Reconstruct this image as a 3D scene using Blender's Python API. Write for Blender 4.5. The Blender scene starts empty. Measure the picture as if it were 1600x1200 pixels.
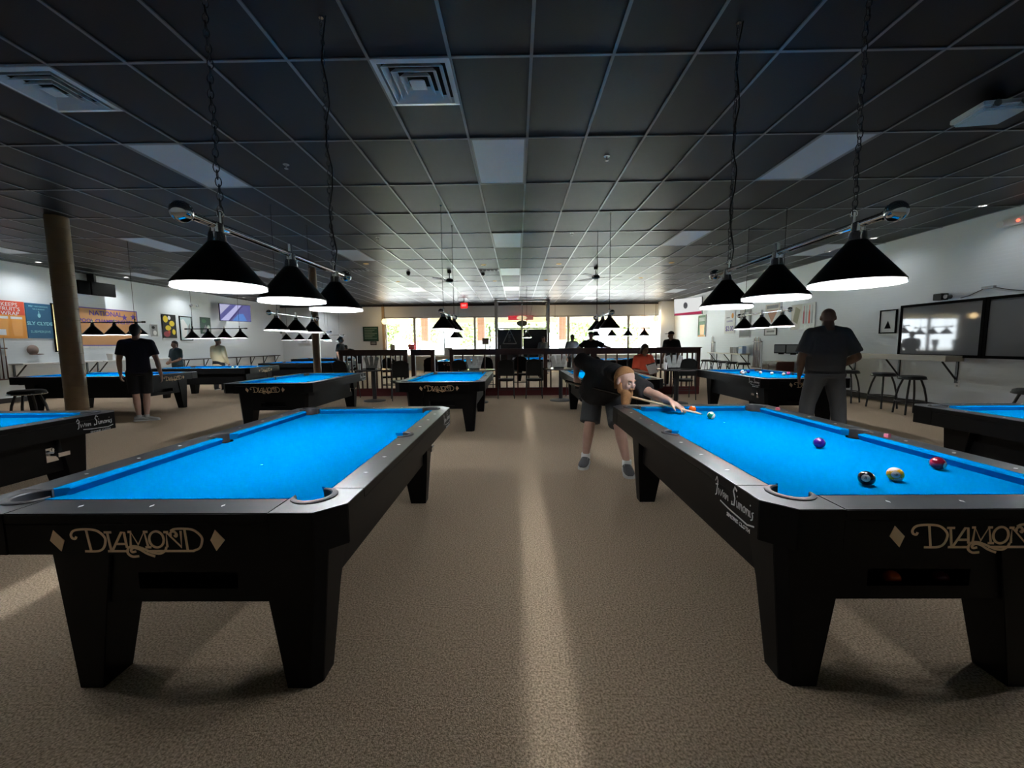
import bpy, bmesh, math, random
from mathutils import Vector, Matrix, Euler
R = math.radians
random.seed(7)
SC = bpy.context.scene
COL = SC.collection

# ------------------------------------------------------------------ camera
cam_d = bpy.data.cameras.new('camera'); cam = bpy.data.objects.new('camera', cam_d); COL.objects.link(cam)
F, PITCH, YAW, ROLL = 642.26, .0959, .0127, -.009
cam_d.sensor_fit = 'HORIZONTAL'; cam_d.sensor_width = 36.0; cam_d.lens = F / 1600 * 36.0
cam_d.clip_start = .05; cam_d.clip_end = 300
def _cam():
    cy, sy, cp, sp, cr, sr = math.cos(YAW), math.sin(YAW), math.cos(PITCH), math.sin(PITCH), math.cos(ROLL), math.sin(ROLL)
    A = Matrix(((cy, sy, 0), (-sy, cy, 0), (0, 0, 1)))
    B = Matrix(((1, 0, 0), (0, cp, -sp), (0, sp, cp)))
    C = Matrix(((cr, 0, sr), (0, 1, 0), (-sr, 0, cr)))
    m = C @ B @ A                      # rows: right, forward, up
    rt, fw, up = m[0], m[1], m[2]
    w = Matrix((rt, up, -fw)).transposed().to_4x4()
    w.translation = (0, 0, 1.32)
    return w
cam.matrix_world = _cam()
SC.camera = cam

# ------------------------------------------------------------------ world, sun, exposure
W = bpy.data.worlds.new('daylight'); SC.world = W; W.use_nodes = True
wn = W.node_tree.nodes; bg = wn['Background']
bg.inputs[0].default_value = (.86, .93, 1, 1); bg.inputs[1].default_value = 5.5
sun_d = bpy.data.lights.new('sun', 'SUN'); sun_d.energy = 4.5; sun_d.angle = R(1); sun_d.color = (1, .93, .8)
sun = bpy.data.objects.new('sun', sun_d); COL.objects.link(sun)
sun.rotation_euler = Vector((.45, .5, -.9)).to_track_quat('-Z', 'Y').to_euler()
VS = SC.view_settings
VS.view_transform = 'Standard'; VS.look = 'None'; VS.gamma = 1; VS.use_curve_mapping = False
VS.exposure = 2.75
SC.cycles.max_bounces = 8; SC.cycles.diffuse_bounces = 5; SC.cycles.glossy_bounces = 4
SC.cycles.transparent_max_bounces = 16; SC.cycles.transmission_bounces = 6
SC.cycles.sample_clamp_indirect = 6; SC.cycles.caustics_reflective = False; SC.cycles.caustics_refractive = False
SC.cycles.use_denoising = True
LAMP_W = 19.0
portal_d = bpy.data.lights.new('window_portal', 'AREA'); portal_d.shape = 'RECTANGLE'; portal_d.size = 14.7; portal_d.size_y = 2.3
portal = bpy.data.objects.new('window_portal', portal_d); COL.objects.link(portal)
portal.location = (.3, 22.3, 1.75); portal.rotation_euler = (R(-90), 0, 0)
portal_d.cycles.is_portal = True

# ------------------------------------------------------------------ materials
MATS = {}
def mat(name, col, rough=.5, metal=0.0, spec=None, emit=None, es=1.0, noise=None, bump=None, mix=None, wave=None, coat=0):
    if name in MATS: return MATS[name]
    m = bpy.data.materials.new(name); m.use_nodes = True; MATS[name] = m
    nt = m.node_tree; b = nt.nodes['Principled BSDF']
    c = (*col, 1) if len(col) == 3 else col
    b.inputs['Base Color'].default_value = c
    b.inputs['Roughness'].default_value = rough; b.inputs['Metallic'].default_value = metal
    if spec is not None: b.inputs['Specular IOR Level'].default_value = spec
    if coat: b.inputs['Coat Weight'].default_value = coat
    if emit: b.inputs['Emission Color'].default_value = (*emit, 1); b.inputs['Emission Strength'].default_value = es
    tc = None
    def coords():
        nonlocal tc
        if tc is None: tc = nt.nodes.new('ShaderNodeTexCoord')
        return tc.outputs['Object']
    if mix:                                   # mix = (second colour, noise scale, contrast, detail)
        c2, s, k, d = mix
        n = nt.nodes.new('ShaderNodeTexNoise'); n.inputs['Scale'].default_value = s; n.inputs['Detail'].default_value = d
        nt.links.new(coords(), n.inputs['Vector'])
        r = nt.nodes.new('ShaderNodeValToRGB'); r.color_ramp.elements[0].position = .5 - k; r.color_ramp.elements[1].position = .5 + k
        r.color_ramp.elements[0].color = c; r.color_ramp.elements[1].color = (*c2, 1)
        nt.links.new(n.outputs['Fac'], r.inputs['Fac']); nt.links.new(r.outputs['Color'], b.inputs['Base Color'])
    if bump:                                  # bump = (scale, strength, distance)
        n2 = nt.nodes.new('ShaderNodeTexNoise'); n2.inputs['Scale'].default_value = bump[0]; n2.inputs['Detail'].default_value = 3
        nt.links.new(coords(), n2.inputs['Vector'])
        bp = nt.nodes.new('ShaderNodeBump'); bp.inputs['Strength'].default_value = bump[1]; bp.inputs['Distance'].default_value = bump[2]
        nt.links.new(n2.outputs['Fac'], bp.inputs['Height']); nt.links.new(bp.outputs['Normal'], b.inputs['Normal'])
    if wave:                                  # wave = (scale, strength, distance): horizontal grooves
        w = nt.nodes.new('ShaderNodeTexWave'); w.bands_direction = 'Z'; w.inputs['Scale'].default_value = wave[0]; w.wave_profile = 'SAW'
        nt.links.new(coords(), w.inputs['Vector'])
        bp = nt.nodes.new('ShaderNodeBump'); bp.inputs['Strength'].default_value = wave[1]; bp.inputs['Distance'].default_value = wave[2]
        nt.links.new(w.outputs['Fac'], bp.inputs['Height']); nt.links.new(bp.outputs['Normal'], b.inputs['Normal'])
    return m
def glow(name, col, s): return mat(name, (0, 0, 0), .6, emit=col, es=s * .45)
def glass(name, tint=(1, 1, 1), refl=.06, rough=.02):
    if name in MATS: return MATS[name]
    m = bpy.data.materials.new(name); m.use_nodes = True; MATS[name] = m
    nt = m.node_tree; nt.nodes.remove(nt.nodes['Principled BSDF'])
    t = nt.nodes.new('ShaderNodeBsdfTransparent'); t.inputs[0].default_value = (*tint, 1)
    g = nt.nodes.new('ShaderNodeBsdfGlossy'); g.inputs['Roughness'].default_value = rough
    x = nt.nodes.new('ShaderNodeMixShader'); x.inputs[0].default_value = refl
    nt.links.new(t.outputs[0], x.inputs[1]); nt.links.new(g.outputs[0], x.inputs[2])
    nt.links.new(x.outputs[0], nt.nodes['Material Output'].inputs[0])
    return m
cloth = mat('blue_worsted_cloth', (.0, .146, .375), .9, spec=.0, bump=(900, .05, .001))
black = mat('black_laminate', (.0022, .0022, .0025), .42, spec=.15, bump=(60, .03, .001))
railm = mat('charcoal_rail_laminate', (.019, .020, .023), .34, spec=.5, mix=((.030, .032, .036), 9, .25, 6))
rubber = mat('grey_pocket_rubber', (.032, .032, .035), .55)
void = mat('black_pocket_lining', (.004, .004, .004), .8)
sightm = mat('pearl_sight', (.85, .86, .86), .3)
tan = mat('tan_logo_paint', (.92, .66, .42), .6)
white = mat('white_paint', (.75, .75, .74), .5)
chrome = mat('chrome', (.72, .73, .76), .08, 1)
steel = mat('brushed_steel', (.5, .5, .5), .3, 1)
shadem = mat('black_shade_enamel', (.004, .004, .004), .38, spec=.2)
liner = mat('white_shade_lining', (.9, .9, .88), .6)
_nt = liner.node_tree; _tr = _nt.nodes.new('ShaderNodeBsdfTranslucent'); _tr.inputs[0].default_value = (.9, .9, .88, 1); _mx = _nt.nodes.new('ShaderNodeMixShader'); _mx.inputs[0].default_value = .2
_nt.links.new(_nt.nodes['Principled BSDF'].outputs[0], _mx.inputs[1]); _nt.links.new(_tr.outputs[0], _mx.inputs[2]); _nt.links.new(_mx.outputs[0], _nt.nodes['Material Output'].inputs[0])  # lets bulb light through so the added lip glows
framem = mat('black_frame', (.002, .002, .002), .8, spec=.05)
bulbm = glow('lit_bulb', (1, .97, .9), 9)
carpet = mat('brown_grey_carpet', (.29, .215, .145), .97, spec=.1, mix=((.68, .53, .38), 120, .13, 6), bump=(210, .9, .012))
tile_m = mat('dark_ceiling_tile', (.0016, .0028, .0062), .46, spec=.30, mix=((.003, .0046, .0090), 3, .3, 5), bump=(70, .12, .004))  # blue bounced up from the table cloth is mixed into the black tile colour
gridm = mat('grey_ceiling_grid', (.17, .18, .20), .28, spec=.7)
wallm = mat('pale_grey_wall_paint', (.74, .78, .80), .6, mix=((.78, .81, .82), 1.5, .3, 4), bump=(30, .05, .004))
slat = mat('pale_grey_slat_wall', (.74, .785, .81), .55, wave=(4.6, .5, .02))
headm = mat('header_wall_paint', (.74, .76, .76), .7)
dkbase = mat('dark_baseboard_vinyl', (.02, .016, .015), .5)
wood = mat('dark_cherry_wood', (.045, .012, .007), .35, mix=((.08, .022, .013), 6, .3, 6))
woodlite = mat('light_wood', (.42, .29, .17), .5, mix=((.5, .36, .22), 8, .3, 5))
redcarpet = mat('maroon_curb_carpet', (.085, .012, .012), .9, bump=(120, .5, .008))
blackpad = mat('black_vinyl', (.006, .006, .006), .5, spec=.25)
blackmetal = mat('black_metal', (.010, .010, .011), .4, spec=.5)
alum = mat('grey_aluminium', (.48, .47, .46), .4, .3)
paper = mat('white_paper', (.72, .72, .70), .7)
greyp = mat('grey_plastic', (.35, .36, .37), .5)
panelm = mat('blue_cast_diffuser', (.60, .68, .76), .35)  # white lens tinted with the blue light that the cloth throws up
conc = mat('concrete', (.55, .54, .52), .8, mix=((.62, .61, .59), 5, .3, 5))

# ------------------------------------------------------------------ mesh helpers
class MB:
    def __init__(s): s.v = []; s.f = []; s.m = []; s.cur = 0
    def add(s, vs, fs):
        n = len(s.v); s.v += [tuple(v) for v in vs]
        for f in fs: s.f.append(tuple(i + n for i in f)); s.m.append(s.cur)
        return s
    def box(s, x0, x1, y0, y1, z0, z1):
        v = [(x, y, z) for z in (z0, z1) for y in (y0, y1) for x in (x0, x1)]
        return s.add(v, [(0, 2, 3, 1), (4, 5, 7, 6), (0, 1, 5, 4), (2, 6, 7, 3), (0, 4, 6, 2), (1, 3, 7, 5)])
    def prism(s, poly, z0, z1):               # poly: ccw list of (x, y)
        n = len(poly)
        v = [(x, y, z0) for x, y in poly] + [(x, y, z1) for x, y in poly]
        return s.add(v, [tuple(range(n - 1, -1, -1)), tuple(range(n, 2 * n))] + [(i, (i + 1) % n, n + (i + 1) % n, n + i) for i in range(n)])
    def loft(s, rings, caps=True, closed=True):
        n = len(rings[0]); v = [p for r in rings for p in r]; f = []
        for k in range(len(rings) - 1):
            for i in range(n if closed else n - 1):
                j = (i + 1) % n; f.append((k * n + i, k * n + j, (k + 1) * n + j, (k + 1) * n + i))
        if caps: f.append(tuple(range(n - 1, -1, -1))); f.append(tuple((len(rings) - 1) * n + i for i in range(n)))
        return s.add(v, f)
    def cone(s, p0, p1, r0, r1, n=12, caps=True):
        p0, p1 = Vector(p0), Vector(p1); d = (p1 - p0)
        if d.length < 1e-9: return s
        d.normalize(); a = d.orthogonal().normalized(); b = d.cross(a)
        return s.loft([[p + (a * math.cos(t) + b * math.sin(t)) * r for t in [2 * math.pi * i / n for i in range(n)]] for p, r in ((p0, r0), (p1, r1))], caps)
    def cyl(s, p0, p1, r, n=12): return s.cone(p0, p1, r, r, n)
    def tube(s, pts, r, n=8, caps=True):
        pts = [Vector(p) for p in pts]; rings = []; a = None
        for i, p in enumerate(pts):
            d = (pts[min(i + 1, len(pts) - 1)] - pts[max(i - 1, 0)]).normalized()
            if a is None: a = d.orthogonal().normalized()
            a = (a - d * a.dot(d)).normalized(); b = d.cross(a)
            rr = r[i] if isinstance(r, (list, tuple)) else r
            rings.append([p + (a * math.cos(t) + b * math.sin(t)) * rr for t in [2 * math.pi * k / n for k in range(n)]])
        return s.loft(rings, caps)
    def ell(s, c, rx, ry, rz, rot=None, nu=16, nv=10):
        c = Vector(c); v = []; f = []
        for j in range(1, nv):
            t = math.pi * j / nv
            for i in range(nu):
                p = 2 * math.pi * i / nu
                v.append(Vector((rx * math.sin(t) * math.cos(p), ry * math.sin(t) * math.sin(p), rz * math.cos(t))))
        v += [Vector((0, 0, rz)), Vector((0, 0, -rz))]
        for j in range(nv - 2):
            for i in range(nu):
                k = (i + 1) % nu; f.append((j * nu + i, (j + 1) * nu + i, (j + 1) * nu + k, j * nu + k))
        T, B = len(v) - 2, len(v) - 1
        for i in range(nu):
            k = (i + 1) % nu; f.append((T, i, k)); f.append((B, (nv - 2) * nu + k, (nv - 2) * nu + i))
        if rot is not None: v = [rot @ p for p in v]
        return s.add([p + c for p in v], f)
    def ball(s, c, r, nu=16, nv=10): return s.ell(c, r, r, r, None, nu, nv)
    def ring(s, prof, n=24, c=(0, 0, 0), caps=False):   # lathe: prof list of (r, z)
        return s.loft([[(c[0] + r * math.cos(2 * math.pi * i / n), c[1] + r * math.sin(2 * math.pi * i / n), c[2] + z) for i in range(n)] for r, z in prof], caps)
    def torus(s, c, R0, r, n=24, k=8, ax=None, sx=1, arc=2 * math.pi):
        M = ax or Matrix.Identity(3); full = abs(arc - 2 * math.pi) < 1e-6; rings = []
        for i in range(n + (0 if full else 1)):
            t = arc * i / n; o = Vector((math.cos(t) * R0 * sx, math.sin(t) * R0, 0)); d = Vector((math.cos(t), math.sin(t), 0))
            rings.append([Vector(c) + M @ (o + d * r * math.cos(q) + Vector((0, 0, r * math.sin(q)))) for q in [2 * math.pi * j / k for j in range(k)]])
        if full: rings.append(rings[0])
        return s.loft(rings, not full)
    def stroke(s, pts, w, th=.0015):           # flat ribbon in the local x-z plane facing -y
        pts = [Vector((p[0], 0, p[1])) for p in pts]; L = []; n = len(pts)
        for i, p in enumerate(pts):
            d = (pts[min(i + 1, n - 1)] - pts[max(i - 1, 0)]).normalized(); q = Vector((-d.z, 0, d.x)) * w / 2
            L.append([p + q, p + q + Vector((0, -th, 0)), p - q + Vector((0, -th, 0)), p - q])
        return s.loft(L)
    def xf(s, M): s.v = [tuple(M @ Vector(v)) for v in s.v]; return s
    def mesh(s, name, mats, smooth=False, bevel=0, topmat=False):
        me = bpy.data.meshes.new(name); me.from_pydata(s.v, [], s.f)
        for m in (mats if isinstance(mats, (list, tuple)) else [mats]): me.materials.append(m)
        bm = bmesh.new(); bm.from_mesh(me)
        for f, k in zip(bm.faces, s.m): f.material_index = k
        bmesh.ops.recalc_face_normals(bm, faces=bm.faces)
        if bevel:
            es = [e for e in bm.edges if len(e.link_faces) == 2 and e.calc_face_angle(0) > .5]
            bmesh.ops.bevel(bm, geom=es, offset=bevel, segments=2, affect='EDGES', clamp_overlap=True)
        if topmat:
            bm.normal_update()
            for f in bm.faces: f.material_index = 0 if f.normal.z > .3 else 1
        bm.to_mesh(me); bm.free()
        if smooth:
            me.polygons.foreach_set('use_smooth', [True] * len(me.polygons))
            if smooth != 2: me.set_sharp_from_angle(angle=R(40))
        return me
def link(name, me, parent=None, loc=(0, 0, 0), rot=(0, 0, 0)):
    o = bpy.data.objects.new(name, me); COL.objects.link(o); o.location = loc; o.rotation_euler = rot
    if parent: o.parent = parent
    return o
def part(name, mb, mats, parent=None, smooth=False, bevel=0, loc=(0, 0, 0), rot=(0, 0, 0)):
    return link(name, mb.mesh(name, mats, smooth, bevel), parent, loc, rot)
def tag(o, label, cat, group=None):
    o['label'] = label; o['category'] = cat
    if group: o['group'] = group
    return o
def thing(name, label, cat, loc=(0, 0, 0), rz=0, group=None): return tag(link(name, None, None, loc, (0, 0, rz)), label, cat, group)
def struct(name, mb, mats, parent=None, **k):
    o = part(name, mb, mats, parent, **k)
    if not parent: o['kind'] = 'structure'
    return o
def stuff(o): o['kind'] = 'stuff'; return o
def copy_tree(o, parent=None):
    c = o.copy(); COL.objects.link(c)
    if parent: c.parent = parent; c.matrix_parent_inverse = o.matrix_parent_inverse.copy()
    for ch in list(o.children): copy_tree(ch, c)
    return c
TXT = {}
def text(body, size, m, name, parent, loc, rot=(R(90), 0, 0), sx=1.0, ext=.001, shear=0, bold=0):
    key = (body, size, m.name, shear, bold)
    if key not in TXT:
        cu = bpy.data.curves.new('lettering', 'FONT'); cu.body = body; cu.size = size; cu.extrude = ext; cu.align_x = 'CENTER'; cu.align_y = 'CENTER'; cu.shear = shear
        cu.offset = bold; cu.resolution_u = 2
        o = bpy.data.objects.new('lettering', cu); COL.objects.link(o)
        dg = bpy.context.evaluated_depsgraph_get(); me = bpy.data.meshes.new_from_object(o.evaluated_get(dg))
        me.materials.clear(); me.materials.append(m)
        bpy.data.objects.remove(o); bpy.data.curves.remove(cu); TXT[key] = me
    o = link(name, TXT[key], parent, loc, rot); o.scale = (sx, 1, 1); return o
def arc(cx, cy, r, a0, a1, n): return [(cx + r * math.cos(R(a0 + (a1 - a0) * i / n)), cy + r * math.sin(R(a0 + (a1 - a0) * i / n))) for i in range(n + 1)]
# ------------------------------------------------------------------ room shell
XL, XR, YB, YF, HC = -12.5, 8.1, 21.9, -2.2, 3.46
fl = struct('floor', MB().box(XL - .2, XR + .2, YF - .2, YB + .2, -.1, 0), carpet)
struct('wall_left', MB().box(XL - .15, XL, YF, YB, 0, HC + .2), slat)
struct('wall_right', MB().box(XR, XR + .15, YF, YB, 0, HC + .2), slat)
struct('wall_front', MB().box(XL - .15, XR + .15, YF - .15, YF, 0, HC + .2), wallm)
bw = MB()
bw.box(XL - .15, -7.0, YB, YB + .2, 0, HC + .2); bw.box(7.55, XR + .15, YB, YB + .2, 0, HC + .2)
bw.box(-7.0, 7.55, YB, YB + .2, 0, .72)
struct('wall_back', bw, wallm)
struct('trim_1', MB().box(-7.0, 7.55, YB - .02, YB + .2, 2.82, HC + .2), headm)          # window header
struct('trim_2', MB().box(-7.12, -6.98, YB - .06, YB + .02, 0, HC), woodlite)             # post left of the windows
struct('trim_3', MB().box(7.4, XR, YB - .5, YB, 0, HC), wallm)                             # wall return right of the windows
struct('trim_4', MB().box(-7.0, 7.4, YB - .35, YB + .1, .70, .76), headm)                  # sill
struct('baseboard_left', MB().box(XL, XL + .02, YF, YB, 0, .12), dkbase)
struct('baseboard_right', MB().box(XR - .02, XR, YF, YB, 0, .12), dkbase)
struct('baseboard_back', MB().box(XL, -7.1, YB - .02, YB, 0, .12), dkbase)
struct('trim_5', MB().box(XL, XR, YB - .06, YB - .02, HC - .10, HC - .02), dkbase)         # dark trim under the ceiling
# ceiling: deck + hung grid + tiles
ce = struct('ceiling', MB().box(XL - .15, XR + .15, YF - .15, YB + .25, HC + .06, HC + .16), mat('dark_deck', (.01, .01, .012), .8))
GX0, GY0, TX, TY = -.485, 4.5, .6096, 1.2192
ix0, ix1 = int((XL - GX0) // TX), int((XR - GX0) // TX)
iy0, iy1 = int((YF - GY0) // TY), int((YB - GY0) // TY)
lights = {(0, 0), (-6, 0), (6, 0), (0, 3), (-12, 3), (-18, 3), (6, 3), (12, 4), (-6, 4), (0, 6), (-12, 6), (-18, 6), (-6, 9), (0, 9), (5, 9), (11, 10), (-6, 12), (0, 12), (6, 12), (12, 0), (-12, 0)}
def cell(i, j): return GX0 + (i + .5) * TX, GY0 + (j + .5) * TY
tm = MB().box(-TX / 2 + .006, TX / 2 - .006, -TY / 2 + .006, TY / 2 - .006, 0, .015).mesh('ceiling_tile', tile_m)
cells = sorted([(i, j) for i in range(ix0, ix1 + 1) for j in range(iy0, iy1 + 1) if (i, j) not in lights and (i, j) != (-1, -1) and (i, j) != (-6, -1)],
               key=lambda c: (cell(*c)[1] < .8, math.hypot(cell(*c)[0], cell(*c)[1])))
rest = MB()
for k, (i, j) in enumerate(cells):
    x, y = cell(i, j)
    x0, x1 = max(x - TX / 2, XL), min(x + TX / 2, XR); y0, y1 = max(y - TY / 2, YF), min(y + TY / 2, YB)
    full = x1 - x0 > TX - .02 and y1 - y0 > TY - .02
    if k < 295 and full:
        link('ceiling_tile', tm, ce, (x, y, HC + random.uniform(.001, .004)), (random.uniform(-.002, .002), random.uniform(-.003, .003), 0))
    elif x1 - x0 > .05 and y1 - y0 > .05:
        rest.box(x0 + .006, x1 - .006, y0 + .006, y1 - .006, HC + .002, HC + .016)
for c, n in (((-1, -1), 1), ((-6, -1), 1)):                      # half tiles beside the two vents
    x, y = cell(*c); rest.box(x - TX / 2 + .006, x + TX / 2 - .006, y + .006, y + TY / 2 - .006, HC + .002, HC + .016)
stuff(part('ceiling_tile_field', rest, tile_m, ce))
for i in range(ix0 + 1, ix1 + 1):
    x = GX0 + i * TX; part('grid_runner', MB().box(x - .012, x + .012, YF, YB, HC - .008, HC + .004), gridm, ce)
for j in range(iy0 + 1, iy1 + 1):
    y = GY0 + j * TY; part('grid_runner', MB().box(XL, XR, y - .012, y + .012, HC - .006, HC + .004), gridm, ce)
# fluorescent light panels (switched off)
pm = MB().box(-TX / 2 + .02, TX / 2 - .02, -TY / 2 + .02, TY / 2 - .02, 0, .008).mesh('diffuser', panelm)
fr = MB()
for a in ((-TX / 2 + .013, TX / 2 - .013, -TY / 2 + .013, -TY / 2 + .03), (-TX / 2 + .013, TX / 2 - .013, TY / 2 - .03, TY / 2 - .013), (-TX / 2 + .013, -TX / 2 + .03, -TY / 2 + .03, TY / 2 - .03), (TX / 2 - .03, TX / 2 - .013, -TY / 2 + .03, TY / 2 - .03)): fr.box(*a, -.006, .006)
frm = fr.mesh('frame', greyp)
ROWN = {0: 'nearest', 3: 'second', 4: 'third', 6: 'fourth', 9: 'fifth', 10: 'sixth', 12: 'farthest'}
COLN = {0: 'along the centre aisle', -6: 'left of the aisle', 6: 'right of the aisle', 5: 'right of the aisle', -12: 'over the left rows of tables', -18: 'near the left wall', 12: 'near the right wall', 11: 'near the right wall'}
for (i, j) in sorted(lights):
    x, y = cell(i, j)
    t = thing('ceiling_light_panel', 'unlit flat ceiling light panel in the %s row %s' % (ROWN[j], COLN[i]), 'ceiling light', (x, y, HC), 0, 'unlit panels in the ceiling grid')
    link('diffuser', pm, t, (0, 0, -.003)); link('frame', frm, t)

# ------------------------------------------------------------------ pool tables
HT = .778; BED = .742
def logo_strokes():
    S = []
    def sp(pts, n=5):                          # Catmull-Rom smoothing
        out = []
        for i in range(len(pts) - 1):
            p0, p1, p2, p3 = pts[max(i - 1, 0)], pts[i], pts[i + 1], pts[min(i + 2, len(pts) - 1)]
            for k in range(n):
                t = k / n
                out.append(tuple(.5 * ((2 * p1[a]) + (-p0[a] + p2[a]) * t + (2 * p0[a] - 5 * p1[a] + 4 * p2[a] - p3[a]) * t * t + (-p0[a] + 3 * p1[a] - 3 * p2[a] + p3[a]) * t ** 3) for a in (0, 1)))
        return out + [pts[-1]]
    S.append(sp([(530, 938), (522, 952), (504, 946), (499, 925), (515, 903), (550, 894), (610, 893), (660, 903), (697, 935), (705, 965), (690, 1008), (655, 1029), (575, 1030)]))
    S.append([(594, 896), (612, 1028)])
    S.append([(700, 912), (745, 912)]); S.append([(720, 912), (735, 1030)])
    S.append([(740, 1030), (806, 912), (822, 912), (832, 1008)]); S.append([(768, 985), (828, 985)])
    S.append([(842, 1006), (872, 1006)]); S.append([(855, 1006), (862, 910), (902, 990), (944, 908), (962, 1006)]); S.append([(845, 910), (866, 910)]); S.append([(938, 910), (965, 910)]); S.append([(945, 1006), (980, 1006)])
    S.append(sp([(1016 + 44 * math.cos(R(a)), 957 + 50 * math.sin(R(a))) for a in range(0, 361, 30)]))
    S.append([(1078, 1006), (1078, 912), (1164, 1006), (1166, 905)]); S.append([(1062, 912), (1090, 912)])
    S.append(sp([(1125, 930), (1136, 940), (1140, 925), (1124, 908), (1105, 915), (1104, 935)]))
    S.append(sp([(1105, 905), (1130, 893), (1190, 891), (1245, 900), (1285, 935), (1292, 965), (1275, 1010), (1235, 1029)]))
    S.append([(1190, 895), (1200, 1028)]); S.append([(715, 1030), (840, 1030)]); S.append([(950, 1030), (1238, 1030)])
    S.append(sp([(885, 1032), (862, 1036), (855, 1022), (875, 1010), (910, 1020), (950, 1045), (998, 1064)]))
    S.append(sp([(900, 1062), (860, 1064), (835, 1045), (835, 1020), (850, 1003), (885, 1000), (930, 1015), (985, 1040), (1030, 1046), (1060, 1030), (1072, 1005)]))
    return S
LG = logo_strokes()
def logo_mesh():
    m = MB(); k = .585 / 1062
    for s in LG: m.stroke([((x - 899) * k, (965 - y) * k) for x, y in s], .0074)
    for cx in (412, 1386):
        p = [((cx + dx - 899) * k, (965 - y) * k) for dx, y in ((-44, 962), (18 if cx < 800 else -12, 1030), (44, 962), (-18 if cx < 800 else -12, 898))]
        m.add([(x, 0, z) for x, z in p] + [(x, -.0015, z) for x, z in p], [(0, 1, 2, 3), (7, 6, 5, 4), (0, 4, 5, 1), (1, 5, 6, 2), (2, 6, 7, 3), (3, 7, 4, 0)])
    return m
def script_mesh():
    m = MB()
    def s(pts, w=.0048): m.stroke(pts, w)
    X = 0
    s([(.00, .055), (.012, .075), (.022, .06), (.014, .0), (.004, -.008)]); s([(.004, .04), (.026, .045)])
    s([(.03, .03), (.034, .002), (.046, .028), (.052, .004), (.068, .034)])
    s([(.085, .026), (.072, .022), (.074, .004), (.088, .022), (.09, .003)]); s([(.096, .028), (.098, .003), (.106, .024), (.114, .024), (.116, .003)])
    s([(.185, .068), (.168, .08), (.158, .06), (.172, .035), (.168, .005), (.146, .002), (.15, .014)], .007)
    s([(.186, .03), (.19, .003), (.196, .008)]); s([(.2, .003), (.202, .028), (.21, .028), (.212, .004), (.216, .028), (.224, .027), (.228, .003)])
    s([(.244, .028), (.235, .02), (.238, .004), (.25, .006), (.252, .024), (.244, .028)]); s([(.258, .027), (.26, .003), (.266, .026), (.275, .024), (.278, .003)])
    s([(.284, .027), (.287, .003), (.293, .006)]); s([(.31, .028), (.3, .024), (.306, .012), (.304, .0), (.294, -.006)]); s([(.188, .046), (.191, .05)]); s([(.285, .046), (.288, .05)])
    s([(.05, -.018), (.12, -.026), (.2, -.03), (.27, -.034), (.318, -.022)], .0055)
    return m
def poly_bed(hw, hl):
    rc, rs = .062, .058; e = .045; o = .02
    def corner(sx, sy, a0, a1): return arc(sx * (hw + o), sy * (hl + o), rc, a0, a1, 8)
    p = []
    p += [(hw + e, -hl + .07)] if 0 else []
    p += arc(hw + .055, 0, rs, 240, 120, 6)
    p += [(hw + e, .1), (hw + e, hl - .06)] + corner(1, 1, 290, 160) + [(-hw + .06, hl + e)][:0]
    p += [(hw - .06, hl + e), (-hw + .06, hl + e)] + corner(-1, 1, 20, -110)
    p += [(-hw - e, hl - .06), (-hw - e, .1)] + arc(-hw - .055, 0, rs, 60, -60, 6)
    p += [(-hw - e, -.1), (-hw - e, -hl + .06)] + corner(-1, -1, 110, -20)
    p += [(-hw + .06, -hl - e), (hw - .06, -hl - e)] + corner(1, -1, 200, 70)
    p += [(hw + e, -hl + .06), (hw + e, -.1)]
    return p
SETS = {}
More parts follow.
